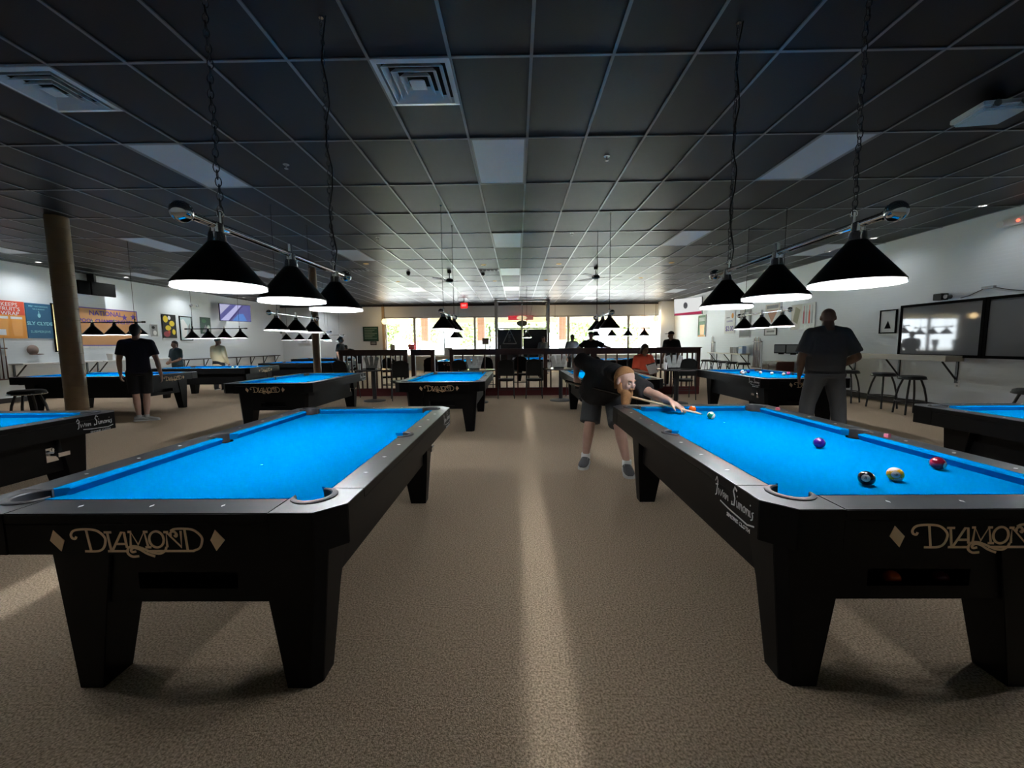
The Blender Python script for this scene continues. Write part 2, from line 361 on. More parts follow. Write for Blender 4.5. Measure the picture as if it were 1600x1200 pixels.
def table_meshes(hw, hl):
    if (hw, hl) in SETS: return SETS[(hw, hl)]
    D = {}; W2, L2 = hw + .176, hl + .178
    D['bed_cloth'] = MB().prism(poly_bed(hw, hl), BED - .03, BED).mesh('bed_cloth', cloth)
    def cushion(a0, a1, k0, k1):               # runs along +x from nose a0 to a1, outward = +y; k = how far the back overruns the nose at each end
        prof = [(.0, .030), (.006, .036), (.050, .037), (.050, .0), (.016, .0)]
        return MB().loft([[(a0 - k0 * y / .05, y, BED + z) for y, z in prof], [(a1 + k1 * y / .05, y, BED + z) for y, z in prof]])
    D['long'] = cushion(.068, hl - .082, -(-.012), .04).mesh('cushion', cloth)
    D['end'] = cushion(-hw + .082, hw - .082, .04, .04).mesh('cushion', cloth)
    cs = .055; ch = .082; ap = .636
    notch = [(hw + .05, .075)] + [(x, y) for x, y in arc(hw + .055, 0, .072, 88, -88, 8)] + [(hw + .05, -.075)]
    D['long_rail'] = MB().prism([(W2, -hl + cs), (W2, hl - cs), (hw + .05, hl - cs)] + notch + [(hw + .05, -hl + cs)], HT - .035, HT).mesh('long_rail', [railm, black], bevel=.002, topmat=True)
    D['end_rail'] = MB().box(-hw + cs, hw - cs, hl + .05, L2, HT - .035, HT).mesh('end_rail', [railm, black], bevel=.003, topmat=True)
    c = (hw + .02, hl + .02)
    poly = [(hw + .05, hl - cs), (W2, hl - cs), (W2, L2 - ch), (W2 - ch, L2), (hw - cs, L2), (hw - cs, hl + .05)] + arc(*c, .074, 155, -65, 12)
    D['corner'] = MB().prism(poly, ap, HT).mesh('corner_block', [railm, black], bevel=.002, topmat=True)
    D['side_apron'] = MB().box(W2 - .03, W2 - .002, -hl + cs, hl - cs, ap, HT - .036).mesh('side_apron', black, bevel=.002)
    D['end_apron'] = MB().box(-hw + cs, hw - cs, L2 - .03, L2 - .002, ap, HT - .036).mesh('end_apron', black, bevel=.002)
    pk = MB()                                  # rubber liner (U-shaped lip) and dark cup, corner pocket
    def lip(cx, cy, r0, r1, a0, a1, z0, z1, n=14):
        rings = []
        for i in range(n + 1):
            t = R(a0 + (a1 - a0) * i / n); k = math.sin(math.pi * i / n) ** .35 if 0 < i < n else 0.35
            ro = r0 + (r1 - r0) * k
            rings.append([(cx + r * math.cos(t), cy + r * math.sin(t), z) for r, z in ((r0, z0), (ro, z0), (ro, z1 - .003), (ro - .004, z1), (r0 + .004, z1), (r0, z1 - .004))])
        pk.loft(rings)
    lip(c[0], c[1], .060, .086, 172, -82, HT - .05, HT + .006)
    pk.cur = 1; pk.ring([(.062, HT - .045), (.062, .62), (.0, .62)], 16, (c[0], c[1], 0))
    D['pocket'] = pk.mesh('corner_pocket', [rubber, void], True)
    pk = MB(); lip(hw + .055, 0, .056, .076, 95, -95, HT - .05, HT + .006)
    pk.cur = 1; pk.ring([(.058, HT - .045), (.058, .62), (0, .62)], 16, (hw + .055, 0, 0))
    D['side_pocket'] = pk.mesh('side_pocket', [rubber, void], True)
    D['sight'] = MB().prism([(-.0105, 0), (0, -.0055), (.0105, 0), (0, .0055)], HT, HT + .0012).mesh('sight', sightm)
    lx, ly = W2 - .185, L2 - .175              # outer corner of a leg at the floor
    fx, cxm = .055, .035
    def ring(z, ox, ix, oy, iy): return [(ix, oy - 0, z), (ox - cxm, oy, z), (ox, oy - cxm, z), (ox, iy, z), (ix, iy, z)]
    D['leg'] = MB().loft([ring(0, lx, lx - .125, ly, ly - .125), ring(.35, lx + .03, lx - .175, ly, ly - .165), ring(.637, lx + fx, lx - .22, ly + .0, ly - .24)]).mesh('leg', black, bevel=.002)
    cb = MB(); X2, Y2 = lx - .0, ly - .012
    cb.box(-X2, -X2 + .025, -ly + .18, ly - .18, .35, .64); cb.box(X2 - .025, X2, -ly + .18, ly - .18, .35, .64)
    cb.box(-X2 + .02, X2 - .02, -Y2 + .02, Y2 - .02, .35, .37)
    nb = .190                                  # both end panels have a ball window
    for q in (-1, 1):
        sb = lambda a, b, c, d, e, f_: cb.box(a, b, *sorted((q * c, q * d)), e, f_)
        sb(-lx + .14, -nb, Y2 - .025, Y2, .35, .64); sb(nb, lx - .14, Y2 - .025, Y2, .35, .64); sb(-nb, nb, Y2 - .025, Y2, .35, .402); sb(-nb, nb, Y2 - .025, Y2, .468, .64)
        sb(-nb, nb, Y2 - .13, Y2 - .02, .358, .362); sb(-nb - .01, nb + .01, Y2 - .135, Y2 - .125, .36, .5)
    D['cabinet'] = cb.mesh('cabinet', black)
    D['logo'] = logo_mesh().mesh('logo', tan); D['script'] = script_mesh().mesh('cloth_maker_script', mat('grey_script_paint', (.55, .55, .56), .6))
    cm = MB(); cm.box(0, .008, -.05, .05, -.05, .06); cm.box(.006, .09, -.035, .03, .0, .02); cm.box(.08, .10, -.045, .04, -.006, .026); cm.cyl((.0, -.0, .045), (.012, 0, .045), .012, 12)
    D['coin'] = cm.mesh('coin_slide', chrome, bevel=.002)
    SETS[(hw, hl)] = D; return D
def pool_table(x, y, rz, label, hw=.4953, hl=.9906, coin=True, script=True):
    t = thing('pool_table', label, 'pool table', (x, y, 0), rz, 'blue cloth pool tables'); D = table_meshes(hw, hl)
    P = hl / 4; W2, L2 = hw + .176, hl + .178
    link('cabinet', D['cabinet'], t); link('bed_cloth', D['bed_cloth'], t)
    for s in (1, -1):
        link('long_rail', D['long_rail'], t, rot=(0, 0, 0 if s > 0 else math.pi)); link('side_apron', D['side_apron'], t, rot=(0, 0, 0 if s > 0 else math.pi))
        link('end_rail', D['end_rail'], t, rot=(0, 0, 0 if s > 0 else math.pi))
        ea = link('end_apron', D['end_apron'], t, rot=(0, 0, math.pi if s > 0 else 0))   # s>0: the -y end
        lo = link('logo', D['logo'], ea, (0, L2 - .002, HT - .093), (0, 0, math.pi)); lo['label'] = 'tan lettering with two diamonds'
        link('side_pocket', D['side_pocket'], t, rot=(0, 0, 0 if s > 0 else math.pi))
        link('cushion', D['end'], t, (0, s * hl, 0), (0, 0, 0 if s > 0 else math.pi))
    for sx, sy in ((1, 1), (1, -1), (-1, 1), (-1, -1)):
        for n, k in (('corner_block', 'corner'), ('corner_pocket', 'pocket'), ('leg', 'leg')):
            o = link(n, D[k], t); o.scale = (sx, sy, 1)
        c = link('cushion', D['long'], t, (sx * hw, 0, 0), (0, 0, R(90)))
        c.scale = (sy, -sx, 1)
    for sx in (1, -1):
        for i in (1, 2, 3, 5, 6, 7): link('sight', D['sight'], t, (sx * (hw + .1125), -hl + i * P, 0))
        for i in (1, 2, 3): link('sight', D['sight'], t, (-hw + i * P, sx * (hl + .1125), 0), (0, 0, R(90)))
    if script:
        s = link('cloth_maker_script', D['script'], t, (W2 + .0004, L2 - .39, HT - .085), (0, 0, R(90)))
        s.scale = (.9, 1, .95); s['label'] = 'white handwritten cloth maker name'
        text('SIMONIS CLOTH', .022, mat('grey_script_paint', (.55, .55, .56), .6), 'cloth_maker_lettering', t, (W2 + .0004, L2 - .21, HT - .136), (R(90), 0, R(90)))
    if coin: link('coin_slide', D['coin'], t, (W2 - .185, L2 - .42, .49))
    for dx in (0,): 
        part('foot_spot', MB().prism(arc(0, -hl / 2, .006, 0, 330, 11), BED, BED + .0006), mat('pale_spot', (.5, .6, .7), .6), t)
    return t
TABLES = [
 (-1.26, 2.456, 0, 'near left pool table with empty blue cloth beside the centre aisle', {}),
 (1.5025, 2.468, math.pi, 'near right pool table with numbered balls and a bearded player at its far end', dict(coin=False)),
 (-3.72, 7.15, 0, 'second-row pool table left of the aisle behind the near left table', {}),
 (-1.15, 7.17, 0, 'second-row pool table seen end on just left of the centre aisle', {}),
 (1.56, 7.37, 0, 'second-row pool table directly behind the bearded player', {}),
 (4.32, 7.27, math.pi, 'second-row pool table on the right with scattered pale balls', {}),
 (-4.13, 2.36, 0, 'pool table cut off by the left edge with chrome coin slide', {}),
 (4.03, 2.40, 0, 'pool table cut off by the right edge below the stools', {}),
 (-8.46, 8.43, R(90), 'broadside pool table behind the round pillar and the man in shorts', dict(hw=.56, hl=1.132)),
 (-8.17, 11.12, R(90), 'broadside pool table in front of the man in the yellow jacket', dict(hw=.56, hl=1.132)),
 (-7.20, 14.05, R(90), 'broadside pool table behind the slim brown post on the left', dict(hw=.56, hl=1.132)),
 (-2.15, 14.77, 0, 'pool table behind the railing gap in front of the windows', {}),
 (.5, 15.9, 0, 'pool table behind the railing in front of the glass entrance', {}),
 (3.6, 14.5, R(90), 'sunlit pool table behind the railing near the pointing man', dict(hw=.56, hl=1.132)),
 (-8.4, 18.2, R(90), 'farthest pool table in the left back corner of the hall', dict(hw=.56, hl=1.132)),
]
for a in TABLES: pool_table(*a[:4], **a[4])

# ------------------------------------------------------------------ balls, chalk
BC = {4: (.030, .007, .17), 5: (.52, .075, .006), 7: (.16, .006, .02), 8: (.004, .004, .005), 9: (.52, .27, .012), 14: (.0, .17, .10)}
RB = .0286
ivory = mat('ivory_phenolic', (.52, .51, .46), .12, coat=.4)
def ball(x, y, z, num, label, group=None, stripe=False, face=(-.3, -1, .2), roll=.3, pale=None):
    col = mat('ball_%s' % (num if pale is None else pale[0]), BC[num] if pale is None else pale[1], .12, coat=.4)
    me = bpy.data.meshes.new('pool_ball'); bm = bmesh.new(); bmesh.ops.create_uvsphere(bm, u_segments=32, v_segments=24, radius=RB)
    for f in bm.faces:
        f.smooth = True
        if stripe and abs(f.calc_center_median().x) > .58 * RB: f.material_index = 1
    bm.to_mesh(me); bm.free(); me.materials.append(col); me.materials.append(ivory)
    o = link('pool_ball', me, None, (x, y, z)); tag(o, label, 'pool ball', group)
    if pale is None:
        q = Vector(face).normalized().to_track_quat('-Y', 'Z') @ Euler((0, roll, 0)).to_quaternion(); o.rotation_euler = q.to_euler()
        d = MB(); r = RB * .5
        d.loft([[(rr * math.cos(a), -math.sqrt((RB + .0004) ** 2 - rr * rr), rr * math.sin(a)) for a in [2 * math.pi * i / 20 for i in range(20)]] for rr in (r, r * .7, r * .4, .001)], False)
        part('number_spot', d, ivory, o)
        text(str(num), .018 if num < 10 else .015, blackpad, 'number', o, (0, -RB - .0006, 0), ext=.0003)
    return o
ball(1.47, 3.1, BED + RB, 14, 'green and white striped ball the player is aiming at', stripe=True, face=(-.1, -.6, .9), roll=.8)
ball(1.455, 3.40, BED + RB, 5, 'orange ball by the far cushion behind the cue tip', face=(.2, -.3, 1))
ball(1.645, 2.22, BED + RB, 4, 'purple ball in the middle of the near right table', face=(.2, .2, 1))
ball(1.405, 1.63, BED + RB, 8, 'black eight ball on the near right table', face=(-.75, -.75, .25), roll=0)
ball(1.565, 1.68, BED + RB, 9, 'yellow striped nine ball beside the black ball', stripe=True, face=(-.65, -.8, .15), roll=1.2)
ball(1.89, 1.83, BED + RB, 7, 'maroon ball nearest the right cushion', face=(.35, -.9, -.1), roll=.3)
yb = 2.468 - 1.1686 + .175 + .012 + .075
ball(1.475, yb, .362 + RB, 5, 'orange ball resting in the ball window of the near right table', face=(.3, 1, -.4))
ball(1.665, yb, .362 + RB, 7, 'dark red ball resting in the ball window of the near right table', face=(.3, 1, -.4))
# balls on the table second row right; pixel-measured floor positions
pals = {'w': ('cream', (.55, .55, .52)), 'p': ('coral', (.8, .25, .25)), 'm': ('pink', (.75, .12, .3)), 'b': ('navy', (.01, .02, .2))}
for x, y, k, l in ((4.10, 7.55, 'p', 'coral ball leftmost of the row on the second-row right table'), (4.21, 7.62, 'w', 'cream ball just right of the coral ball'), (4.28, 7.85, 'w', 'cream ball at the back of the second-row right table'),
                   (4.34, 7.75, 'b', 'dark blue ball at the back of the second-row right table'), (4.42, 7.50, 'w', 'cream ball midway along the second-row right table'), (4.50, 7.30, 'w', 'cream ball third from the right on the second-row right table'),
                   (4.58, 7.10, 'w', 'cream ball second from the right on the second-row right table'), (4.78, 7.28, 'm', 'pink ball rightmost on the second-row right table'), (4.02, 7.35, 'w', 'cream ball nearest the left cushion of the second-row right table')):
    ball(x, y, BED + RB, 0, l, pale=pals[k])
for x, y, l in ((-8.0, 8.2, 'white cue ball on the broadside table left of the man in shorts'), (-6.98 - .55, 8.6, 'white ball right of the man in shorts on the broadside table'), (-7.55, 11.0, 'white ball on the table in front of the yellow jacket'), (-7.75, 11.1, 'second white ball on the table in front of the yellow jacket'), (-7.0, 11.0, 'white ball near the right end of the table by the yellow jacket')):
    ball(x, y, BED + RB, 0, l, pale=pals['w'])
def chalk(x, y, z, label):
    t = thing('chalk_cube', label, 'chalk', (x, y, z), random.uniform(-.3, .3)); m = MB().box(-.011, .011, -.011, .011, 0, .02)
    part('wrapper', m, mat('pink_chalk_paper', (.42, .10, .15), .7), t); part('chalk_top', MB().box(-.0095, .0095, -.0095, .0095, .02, .0215), mat('pink_chalk', (.5, .22, .27), .9), t)
chalk(2.09, 3.29, HT, 'pink chalk cube on the right rail near the far corner')
chalk(2.09, 2.31, HT, 'pink chalk cube on the right rail past the side pocket')
# small blue chalk wedge beside the left side pocket is part of the cushion cloth

# ------------------------------------------------------------------ lamps
LM = {}
sh = MB(); sh.ring([(.028, .18), (.034, .178), (.174, 0.0), (.176, -.006), (.174, -.006), (.171, 0.0)], 48); LM['shade'] = sh.mesh('shade', shadem, True)
ln = MB(); ln.ring([(.173, -.018), (.1695, .001), (.03, .174), (0, .175)], 48); LM['lining'] = ln.mesh('shade_lining', liner, True)  # lip below the black rim is added; its glow imitates lamp bloom
nk = MB(); nk.ring([(0, .25), (.026, .25), (.026, .215), (.032, .212), (.034, .19), (.036, .176), (.030, .172)], 20)
LM['neck_c'] = nk.mesh('neck', chrome, True); LM['neck_b'] = nk.mesh('neck', blackmetal, True)
LM['bulb'] = MB().ell((0, 0, .075), .032, .032, .042).mesh('bulb', bulbm, True)
LM['nub'] = MB().cyl((0, 0, .25), (0, 0, .33), .014, 10).mesh('stem', chrome, True)
LMP = bpy.data.lights.new('bulb_light', 'POINT'); LMP.energy = LAMP_W; LMP.color = (.95, .98, 1); LMP.shadow_soft_size = .035
LMF = bpy.data.lights.new('far_bulb_light', 'POINT'); LMF.energy = LAMP_W; LMF.color = (.93, .97, 1); LMF.shadow_soft_size = .035
def chain_mesh(h, near):
    m = MB()
    if near:
        L = .040; n = int(h / (L * .72))
        for i in range(n):
            M = Euler((R(90), 0, R(90) * (i % 2) + .4)).to_matrix()
            m.torus((.004 * math.sin(i * .7), 0, (i + .5) * h / n), L / 2, .0021, 12, 5, M, .55)
    else: m.cyl((0, 0, 0), (0, 0, h), .004, 6)
    return m
def lamp(x, y, label, along='Y', n=3, z=1.585, gap=.565, style='chrome', near=False, hang=(0, -1), group='hanging lamps over the pool tables', cord=False):
    t = thing('billiard_lamp', label, 'lamp', (x, y, z), 0 if along == 'Y' else R(-90), group)
    c = chrome if style == 'chrome' else blackmetal; span = gap * (n - 1) / 2
    part('bar', MB().cyl((0, -span - .17, .245), (0, span + .17, .245), (.016 if near else .013) if style == 'chrome' else .011, 14), c, t, True)
    rr = .04 if style == 'chrome' else .02
    for s in (-1, 1): part('finial', MB().ball((0, s * (span + .18), .245), rr, 20, 14).cyl((0, s * (span + .13), .245), (0, s * (span + .15), .245), .02, 14), c, t, True)
    for i in range(n):
        yy = -span + i * gap
        s = link('shade', LM['shade'], t, (0, yy, 0)); link('shade_lining', LM['lining'], s); link('bulb', LM['bulb'], s)
        link('neck', LM['neck_c' if style == 'chrome' else 'neck_b'], t, (0, yy, 0)); (0 < i < n - 1) and link('stem', LM['nub'], t, (0, yy, -.03))
        l = bpy.data.objects.new('bulb_light', LMP if near else LMF); COL.objects.link(l); l.parent = t; l.location = (0, yy, .06)
    ys = (-span + .03, span - .02) if not cord else (-span + .02, span - .02)
    for k, yy in enumerate(ys):
        h = HC - z - .30
        stuff(part('chain', chain_mesh(h, near), mat('dark_chain_steel', (.06, .065, .075), .3, .8) if near else blackmetal, t, loc=(0, yy, .30)))
        part('hook', MB().cyl((0, yy, .25), (0, yy, .305), .009, 8).torus((0, yy, .30), .014, .004, 12, 6, Euler((R(90), 0, 0)).to_matrix()), c, t)
        part('ceiling_hook', MB().cyl((0, yy, HC - z - .012), (0, yy, HC - z), .016, 10), c, t)
    if near: part('power_cord', MB().tube([(.02 * math.sin(q * 1.7) + .01, span - .02, .25 + q * (HC - z - .25) / 12) for q in range(13)], .0045, 6), blackmetal, t)
    return t
lamp(-1.26, 2.335, 'three-shade chrome lamp hanging over the near left table', near=True)
lamp(1.5025, 2.445, 'three-shade chrome lamp hanging over the near right table', near=True)
lamp(-3.72, 6.95, 'three-shade chrome lamp over the second-row table left of the aisle')
lamp(-1.15, 7.05, 'three-shade lamp seen end on over the table left of the aisle')
lamp(1.56, 7.55, 'three-shade lamp over the table behind the bearded player')
lamp(4.32, 7.37, 'three-shade chrome lamp left of the bald man in front of the right wall')
lamp(-4.13, 2.36, 'three-shade lamp over the table at the left edge')
lamp(4.03, 2.40, 'three-shade lamp over the table at the right edge')
lamp(-8.5, 8.43, 'four-shade black lamp over the broadside table behind the pillar', 'X', 4, 1.60, .455, 'black')
lamp(-8.14, 11.12, 'four-shade black lamp above the man in the yellow jacket', 'X', 4, 1.57, .44, 'black')
lamp(-7.2, 14.05, 'small four-shade lamp beside the slim brown post', 'X', 4, 1.55, .45)
lamp(-8.1, 18.2, 'small distant lamp right of the slim brown post', 'X', 2, 1.55, .55)
lamp(-2.15, 14.77, 'small dark lamp in front of the windows below the nearer lamp', gap=.5)
lamp(.38, 15.9, 'white-rimmed lamp in front of the black entrance doors', gap=.5)
lamp(3.6, 14.5, 'four-shade lamp in line with the windows above the pointing man', 'X', 4, 1.6, .565, 'black')
# ------------------------------------------------------------------ people
V = Vector
skin = mat('light_skin', (.42, .25, .19), .5, mix=((.48, .30, .24), 14, .3, 4))
skin2 = mat('tanned_skin', (.30, .17, .115), .55)
dark_skin = mat('brown_skin', (.12, .066, .042), .5)
def voxel(mb, name, size, smooth=4, fac=.5):
    me = mb.mesh(name + '_raw', [skin]); o = bpy.data.objects.new('raw', me); COL.objects.link(o)
    m = o.modifiers.new('r', 'REMESH'); m.mode = 'VOXEL'; m.voxel_size = size; m.use_smooth_shade = True
    s = o.modifiers.new('s', 'SMOOTH'); s.factor = fac; s.iterations = smooth
    dg = bpy.context.evaluated_depsgraph_get(); out = bpy.data.meshes.new_from_object(o.evaluated_get(dg)); out.name = name
    bpy.data.objects.remove(o); bpy.data.meshes.remove(me); out.materials.clear()
    out.polygons.foreach_set('use_smooth', [True] * len(out.polygons))
    return out
def limb(m, pts, n=12):                       # pts: (pos, r); rounded joints
    for (p, r), (q, s) in zip(pts, pts[1:]): m.cone(p, q, r, s, n)
    for p, r in pts: m.ball(p, r * .995, n, 8)
def frame_loft(m, secs, n=20):                # secs: (centre, lateral, depth, rx, ry)
    m.loft([[c + a * (rx * math.cos(t)) + d * (ry * math.sin(t)) for t in [2 * math.pi * i / n for i in range(n)]] for c, a, d, rx, ry in secs])
def hand(m, w, d, side, up, s=1.0, curl=.5, spread=.0, thumb=1, fr=.0085):
    """w wrist, d pointing direction, up = back-of-hand normal, side = thumb direction"""
    d = d.normalized(); up = (up - d * up.dot(d)).normalized(); side = side - d * side.dot(d) - up * side.dot(up); side.normalize()
    M = Matrix((side, d, up)).transposed()
    m.ell(w + d * .048 * s, .040 * s, .054 * s, .017 * s, M, 14, 10); m.ell(w + d * .02 * s, .030 * s, .035 * s, .018 * s, M, 12, 8)
    for k, (off, L) in enumerate(((.028, .074), (.0095, .083), (-.0095, .077), (-.027, .060))):
        b = w + (d * .085 + side * off) * s - up * .002; ang = off * spread * 20; dd = (d + side * ang).normalized()
        pts = [(b - d * .03 * s, fr * 1.15)]; q = b; a = 0
        for j, (f, rr) in enumerate(((.45, 1.08), (.3, 1.0), (.25, .86))):
            a += curl * (.55, .9, .7)[j]; v = dd * math.cos(a) - up * math.sin(a); pts.append((q, fr * rr)); q = q + v * L * f * s
        pts.append((q, fr * .8)); limb(m, pts, 8)
    b = w + (d * .03 + side * .026) * s; t1 = (d * .75 + side * .65 - up * .25 * thumb).normalized(); t2 = (d * .95 + side * .2 - up * .45 * thumb).normalized()
    limb(m, [(b, fr * 1.5), (b + t1 * .038 * s, fr * 1.25), (b + t1 * .038 * s + t2 * .032 * s, fr * 1.05), (b + t1 * .038 * s + t2 * .055 * s, fr * .85)], 8)
def head(m, c, fwd, up, s=1.0, big=1.0):
    fwd = fwd.normalized(); up = (up - fwd * up.dot(fwd)).normalized(); rt = fwd.cross(up)
    M = Matrix((rt, fwd, up)).transposed()
    P = lambda x, y, z: c + (rt * x + fwd * y + up * z) * s
    m.ell(P(0, -.012, .03), .075 * s * big, .095 * s, .092 * s, M, 20, 14)      # cranium
    m.ell(P(0, .028, -.03), .062 * s * big, .066 * s, .088 * s, M, 18, 12)      # face
    m.ell(P(0, .050, -.085), .038 * s * big, .038 * s, .030 * s, M, 12, 8)      # chin
    m.ell(P(0, .085, .022), .048 * s, .014 * s, .012 * s, M, 12, 8)             # brow
    m.cone(P(0, .090, .012), P(0, .112, -.030), .010 * s, .017 * s, 8); m.ball(P(0, .108, -.030), .016 * s, 10, 8)
    for q in (-1, 1):
        m.ell(P(q * .078 * big, -.005, -.008), .012 * s, .022 * s, .034 * s, M, 10, 8); m.ell(P(q * .038, .078, -.028), .022 * s, .014 * s, .018 * s, M, 10, 8)
    m.ell(P(0, .092, -.058), .024 * s, .010 * s, .007 * s, M, 10, 6)
    return P, M
def tri(J):
    sp = (J['chest'] - J['pel']).normalized(); lat = (J['shL'] - J['shR']); lat = (lat - sp * lat.dot(sp)).normalized(); hl = (J['hipL'] - J['hipR']).normalized()
    dep = lat.cross(sp).normalized()
    return sp, lat, dep, hl
def torso(m, J, b=1.0, infl=0.0, hem=None, belly=0.0, top=True):
    sp, lat, dep, hl = tri(J); pel, ch, nk = J['pel'], J['chest'], J['neck']; k = J.get('s', 1.0)
    L = ch - pel; w = lambda t: (hl * (1 - t) + lat * t).normalized()
    rows = [(-.10, .145, .11), (0.0, .165, .118), (.22, .160 + belly * .3, .115 + belly * .5), (.48, .155 + belly * .35, .112 + belly), (.74, .172 + belly * .1, .118 + belly * .35), (.95, .175, .105)]
    if hem is not None: rows = [(hem, .165 + belly * .3, .125 + belly * .8)] + [r for r in rows if r[0] > hem + .05]
    secs = [(pel + L * t + dep * (belly * .7 if 0 < t < .9 else belly * .3), w(t), dep, rx * b * k + infl, ry * b * k + infl) for t, rx, ry in rows]
    if top: secs += [(ch + (nk - ch) * .45, lat, dep, .115 * b * k + infl, .085 * b * k + infl), (ch + (nk - ch) * .9, lat, dep, .062 * k + infl, .060 * k + infl)] + ([(nk + (J['head'] - nk) * J['collar'], lat, dep, .066 * k + infl, .064 * k + infl)] if 'collar' in J and infl > 0 else [])
    frame_loft(m, secs)
    for q in ('shL', 'shR'):
        m.ell(J[q], .068 * b * k + infl, .068 * b * k + infl, .066 * b * k + infl, None, 12, 8)
        m.cone(ch + (nk - ch) * .3 + (J[q] - ch) * .25, J[q], .085 * b * k + infl, .062 * b * k + infl, 14)
def body_mesh(J, b=1.0, vox=.012, belly=0, handargs=None, face=True):
    m = MB(); k = J.get('s', 1.0); torso(m, J, b, -.006, None, belly)
    nk = J['neck']; hd = J['head']; limb(m, [(nk - (hd - nk) * .3, .062 * k * b), (nk + (hd - nk) * .5, .055 * k * b)])
    head(m, hd, J['face'], J.get('hup', V((0, 0, 1))), k, J.get('hb', 1.0))
    for q in 'LR':
        limb(m, [(J['sh' + q], .056 * b * k), (J['sh' + q].lerp(J['el' + q], .5), .052 * b * k), (J['el' + q], .041 * b * k), (J['el' + q].lerp(J['wr' + q], .35), .042 * b * k), (J['wr' + q], .026 * k)])
        limb(m, [(J['hip' + q], .088 * b * k), (J['hip' + q].lerp(J['kn' + q], .5), .076 * b * k), (J['kn' + q], .055 * b * k), (J['kn' + q].lerp(J['an' + q], .35), .056 * b * k), (J['an' + q], .034 * k)])
        t = J['to' + q].normalized(); limb(m, [(J['an' + q] - V((0, 0, .03)), .034 * k), (J['an' + q] + t * .10 * k - V((0, 0, .055)), .028 * k), (J['an' + q] + t * .16 * k - V((0, 0, .06)), .022 * k)])
        ha = (handargs or {}).get(q)
        if ha is None:
            d = (J['wr' + q] - J['el' + q]).normalized(); sd = J['face'] - V((0, 0, J['face'].z)); lat = (J['shL'] - J['shR']) * (1 if q == 'L' else -1)
            hand(m, J['wr' + q], d, sd, lat, k, .45, fr=max(.0085, vox * .85))
        else: hand(m, J['wr' + q], *ha)
    return voxel(m, 'body', vox, 3)
def sleeve(m, a, b, t, r0, r1): m.cone(a, a.lerp(b, t), r0, r1, 16); m.ball(a, r0 * .99, 14, 10)
def dress(root, J, b, vox, shirt, pants, belly=0, hem=-.15, slv=.7, shorts=None, shoes=blackpad, infl=.014, k=None, sock=None):
    k = J.get('s', 1.0); m = MB(); torso(m, J, b, infl, hem, belly)
    for q in 'LR':
        sleeve(m, J['sh' + q], J['el' + q], min(slv, 1), .066 * b * k + infl, (.066 if slv < 1 else .052) * b * k + infl)
        if slv > 1: limb(m, [(J['el' + q], .050 * b * k + infl * .7), (J['el' + q].lerp(J['wr' + q], .93), .034 * k + infl)])
    if 'collar' in J: m.cone(J['neck'] - (J['head'] - J['neck']) * .5, J['neck'] + (J['head'] - J['neck']) * J['collar'], .088, .078, 18)
    o = link('shirt', voxel(m, 'shirt', vox, 3), root); o.data.materials.append(shirt)
    m = MB(); sp, lat, dep, hl = tri(J); P = J['pel']
    frame_loft(m, [(P - sp * .10 * k, hl, dep, .155 * b * k, .12 * b * k), (P, hl, dep, .172 * b * k, .126 * b * k), (P + sp * .10 * k, hl, dep, .166 * b * k, .12 * b * k)])
    for q in 'LR':
        h, kn, an = J['hip' + q], J['kn' + q], J['an' + q]; m.ball(h, .098 * b * k, 16, 10)
        if shorts: m.cone(h, h.lerp(kn, shorts), .10 * b * k, (.088 * b + .012) * k, 18)
        else:
            m.cone(h, kn, .10 * b * k, .074 * b * k, 18); m.ball(kn, .073 * b * k, 14, 10); m.cone(kn, an + V((0, 0, -.03)), .074 * b * k, .062 * b * k, 18)
    o = link('shorts' if shorts else 'trousers', voxel(m, 'trousers', vox, 3), root); o.data.materials.append(pants)
    for q in 'LR': shoe(root, J['an' + q], J['to' + q], k * J.get('shoe', 1), shoes, sock)
    return root
def shoe(root, an, to, k, m1, sock=None):
    t = V((to.x, to.y, 0)).normalized(); s = V((0, 0, 1)).cross(t); z0 = an.z - .085 * k
    up = MB()
    def ring(d, w, h0, h1, n=12): return [an + t * d * k + s * (w * math.cos(a)) * k + V((0, 0, 0)) * 0 + V((0, 0, -an.z + z0 + (h0 + (h1 - h0) * (.5 + .5 * math.sin(a))) * k)) + V((0, 0, 0)) for a in [2 * math.pi * i / n for i in range(n)]]
    up.loft([ring(-.075, .022, .02, .07), ring(-.06, .034, .018, .095), ring(-.01, .038, .018, .10), ring(.05, .042, .018, .082), ring(.11, .047, .018, .062), ring(.16, .042, .018, .05), ring(.19, .022, .018, .034)])
    o = part('shoe', up, m1, root, 2)
    sl = MB(); prof = arc(0, 0, .042, 90, 270, 6); pts = [(-.055 + x, y) for x, y in arc(0, 0, .036, 90, 270, 6)] + [(.05, -.042), (.11, -.05)] + [(.15 + x, y) for x, y in arc(0, 0, .046, -80, 80, 6)] + [(.11, .05), (.05, .042)]
    sl.prism(pts, 0, .024); M = Matrix((t, s, V((0, 0, 1)))).transposed().to_4x4(); M.translation = V((an.x, an.y, z0 - .002)); sl.xf(Matrix.Translation(M.translation) @ M.to_3x3().to_4x4() @ Matrix.Scale(k, 4)); part('sole', sl, mat('pale_shoe_sole', (.5, .5, .48), .6), o)
    la = MB()
    for d in (.03, .05, .07): la.cyl(an + t * d * k + s * .03 * k + V((0, 0, (.088 - d * .35) * k - an.z + z0)), an + t * d * k - s * .03 * k + V((0, 0, (.088 - d * .35) * k - an.z + z0)), .004 * k, 6)
    part('laces', la, paper, o)
    if sock: part('sock', MB().cone(an + V((0, 0, -.03)), an + V((0, 0, .03)), .042 * k, .041 * k, 14), sock, root, True)
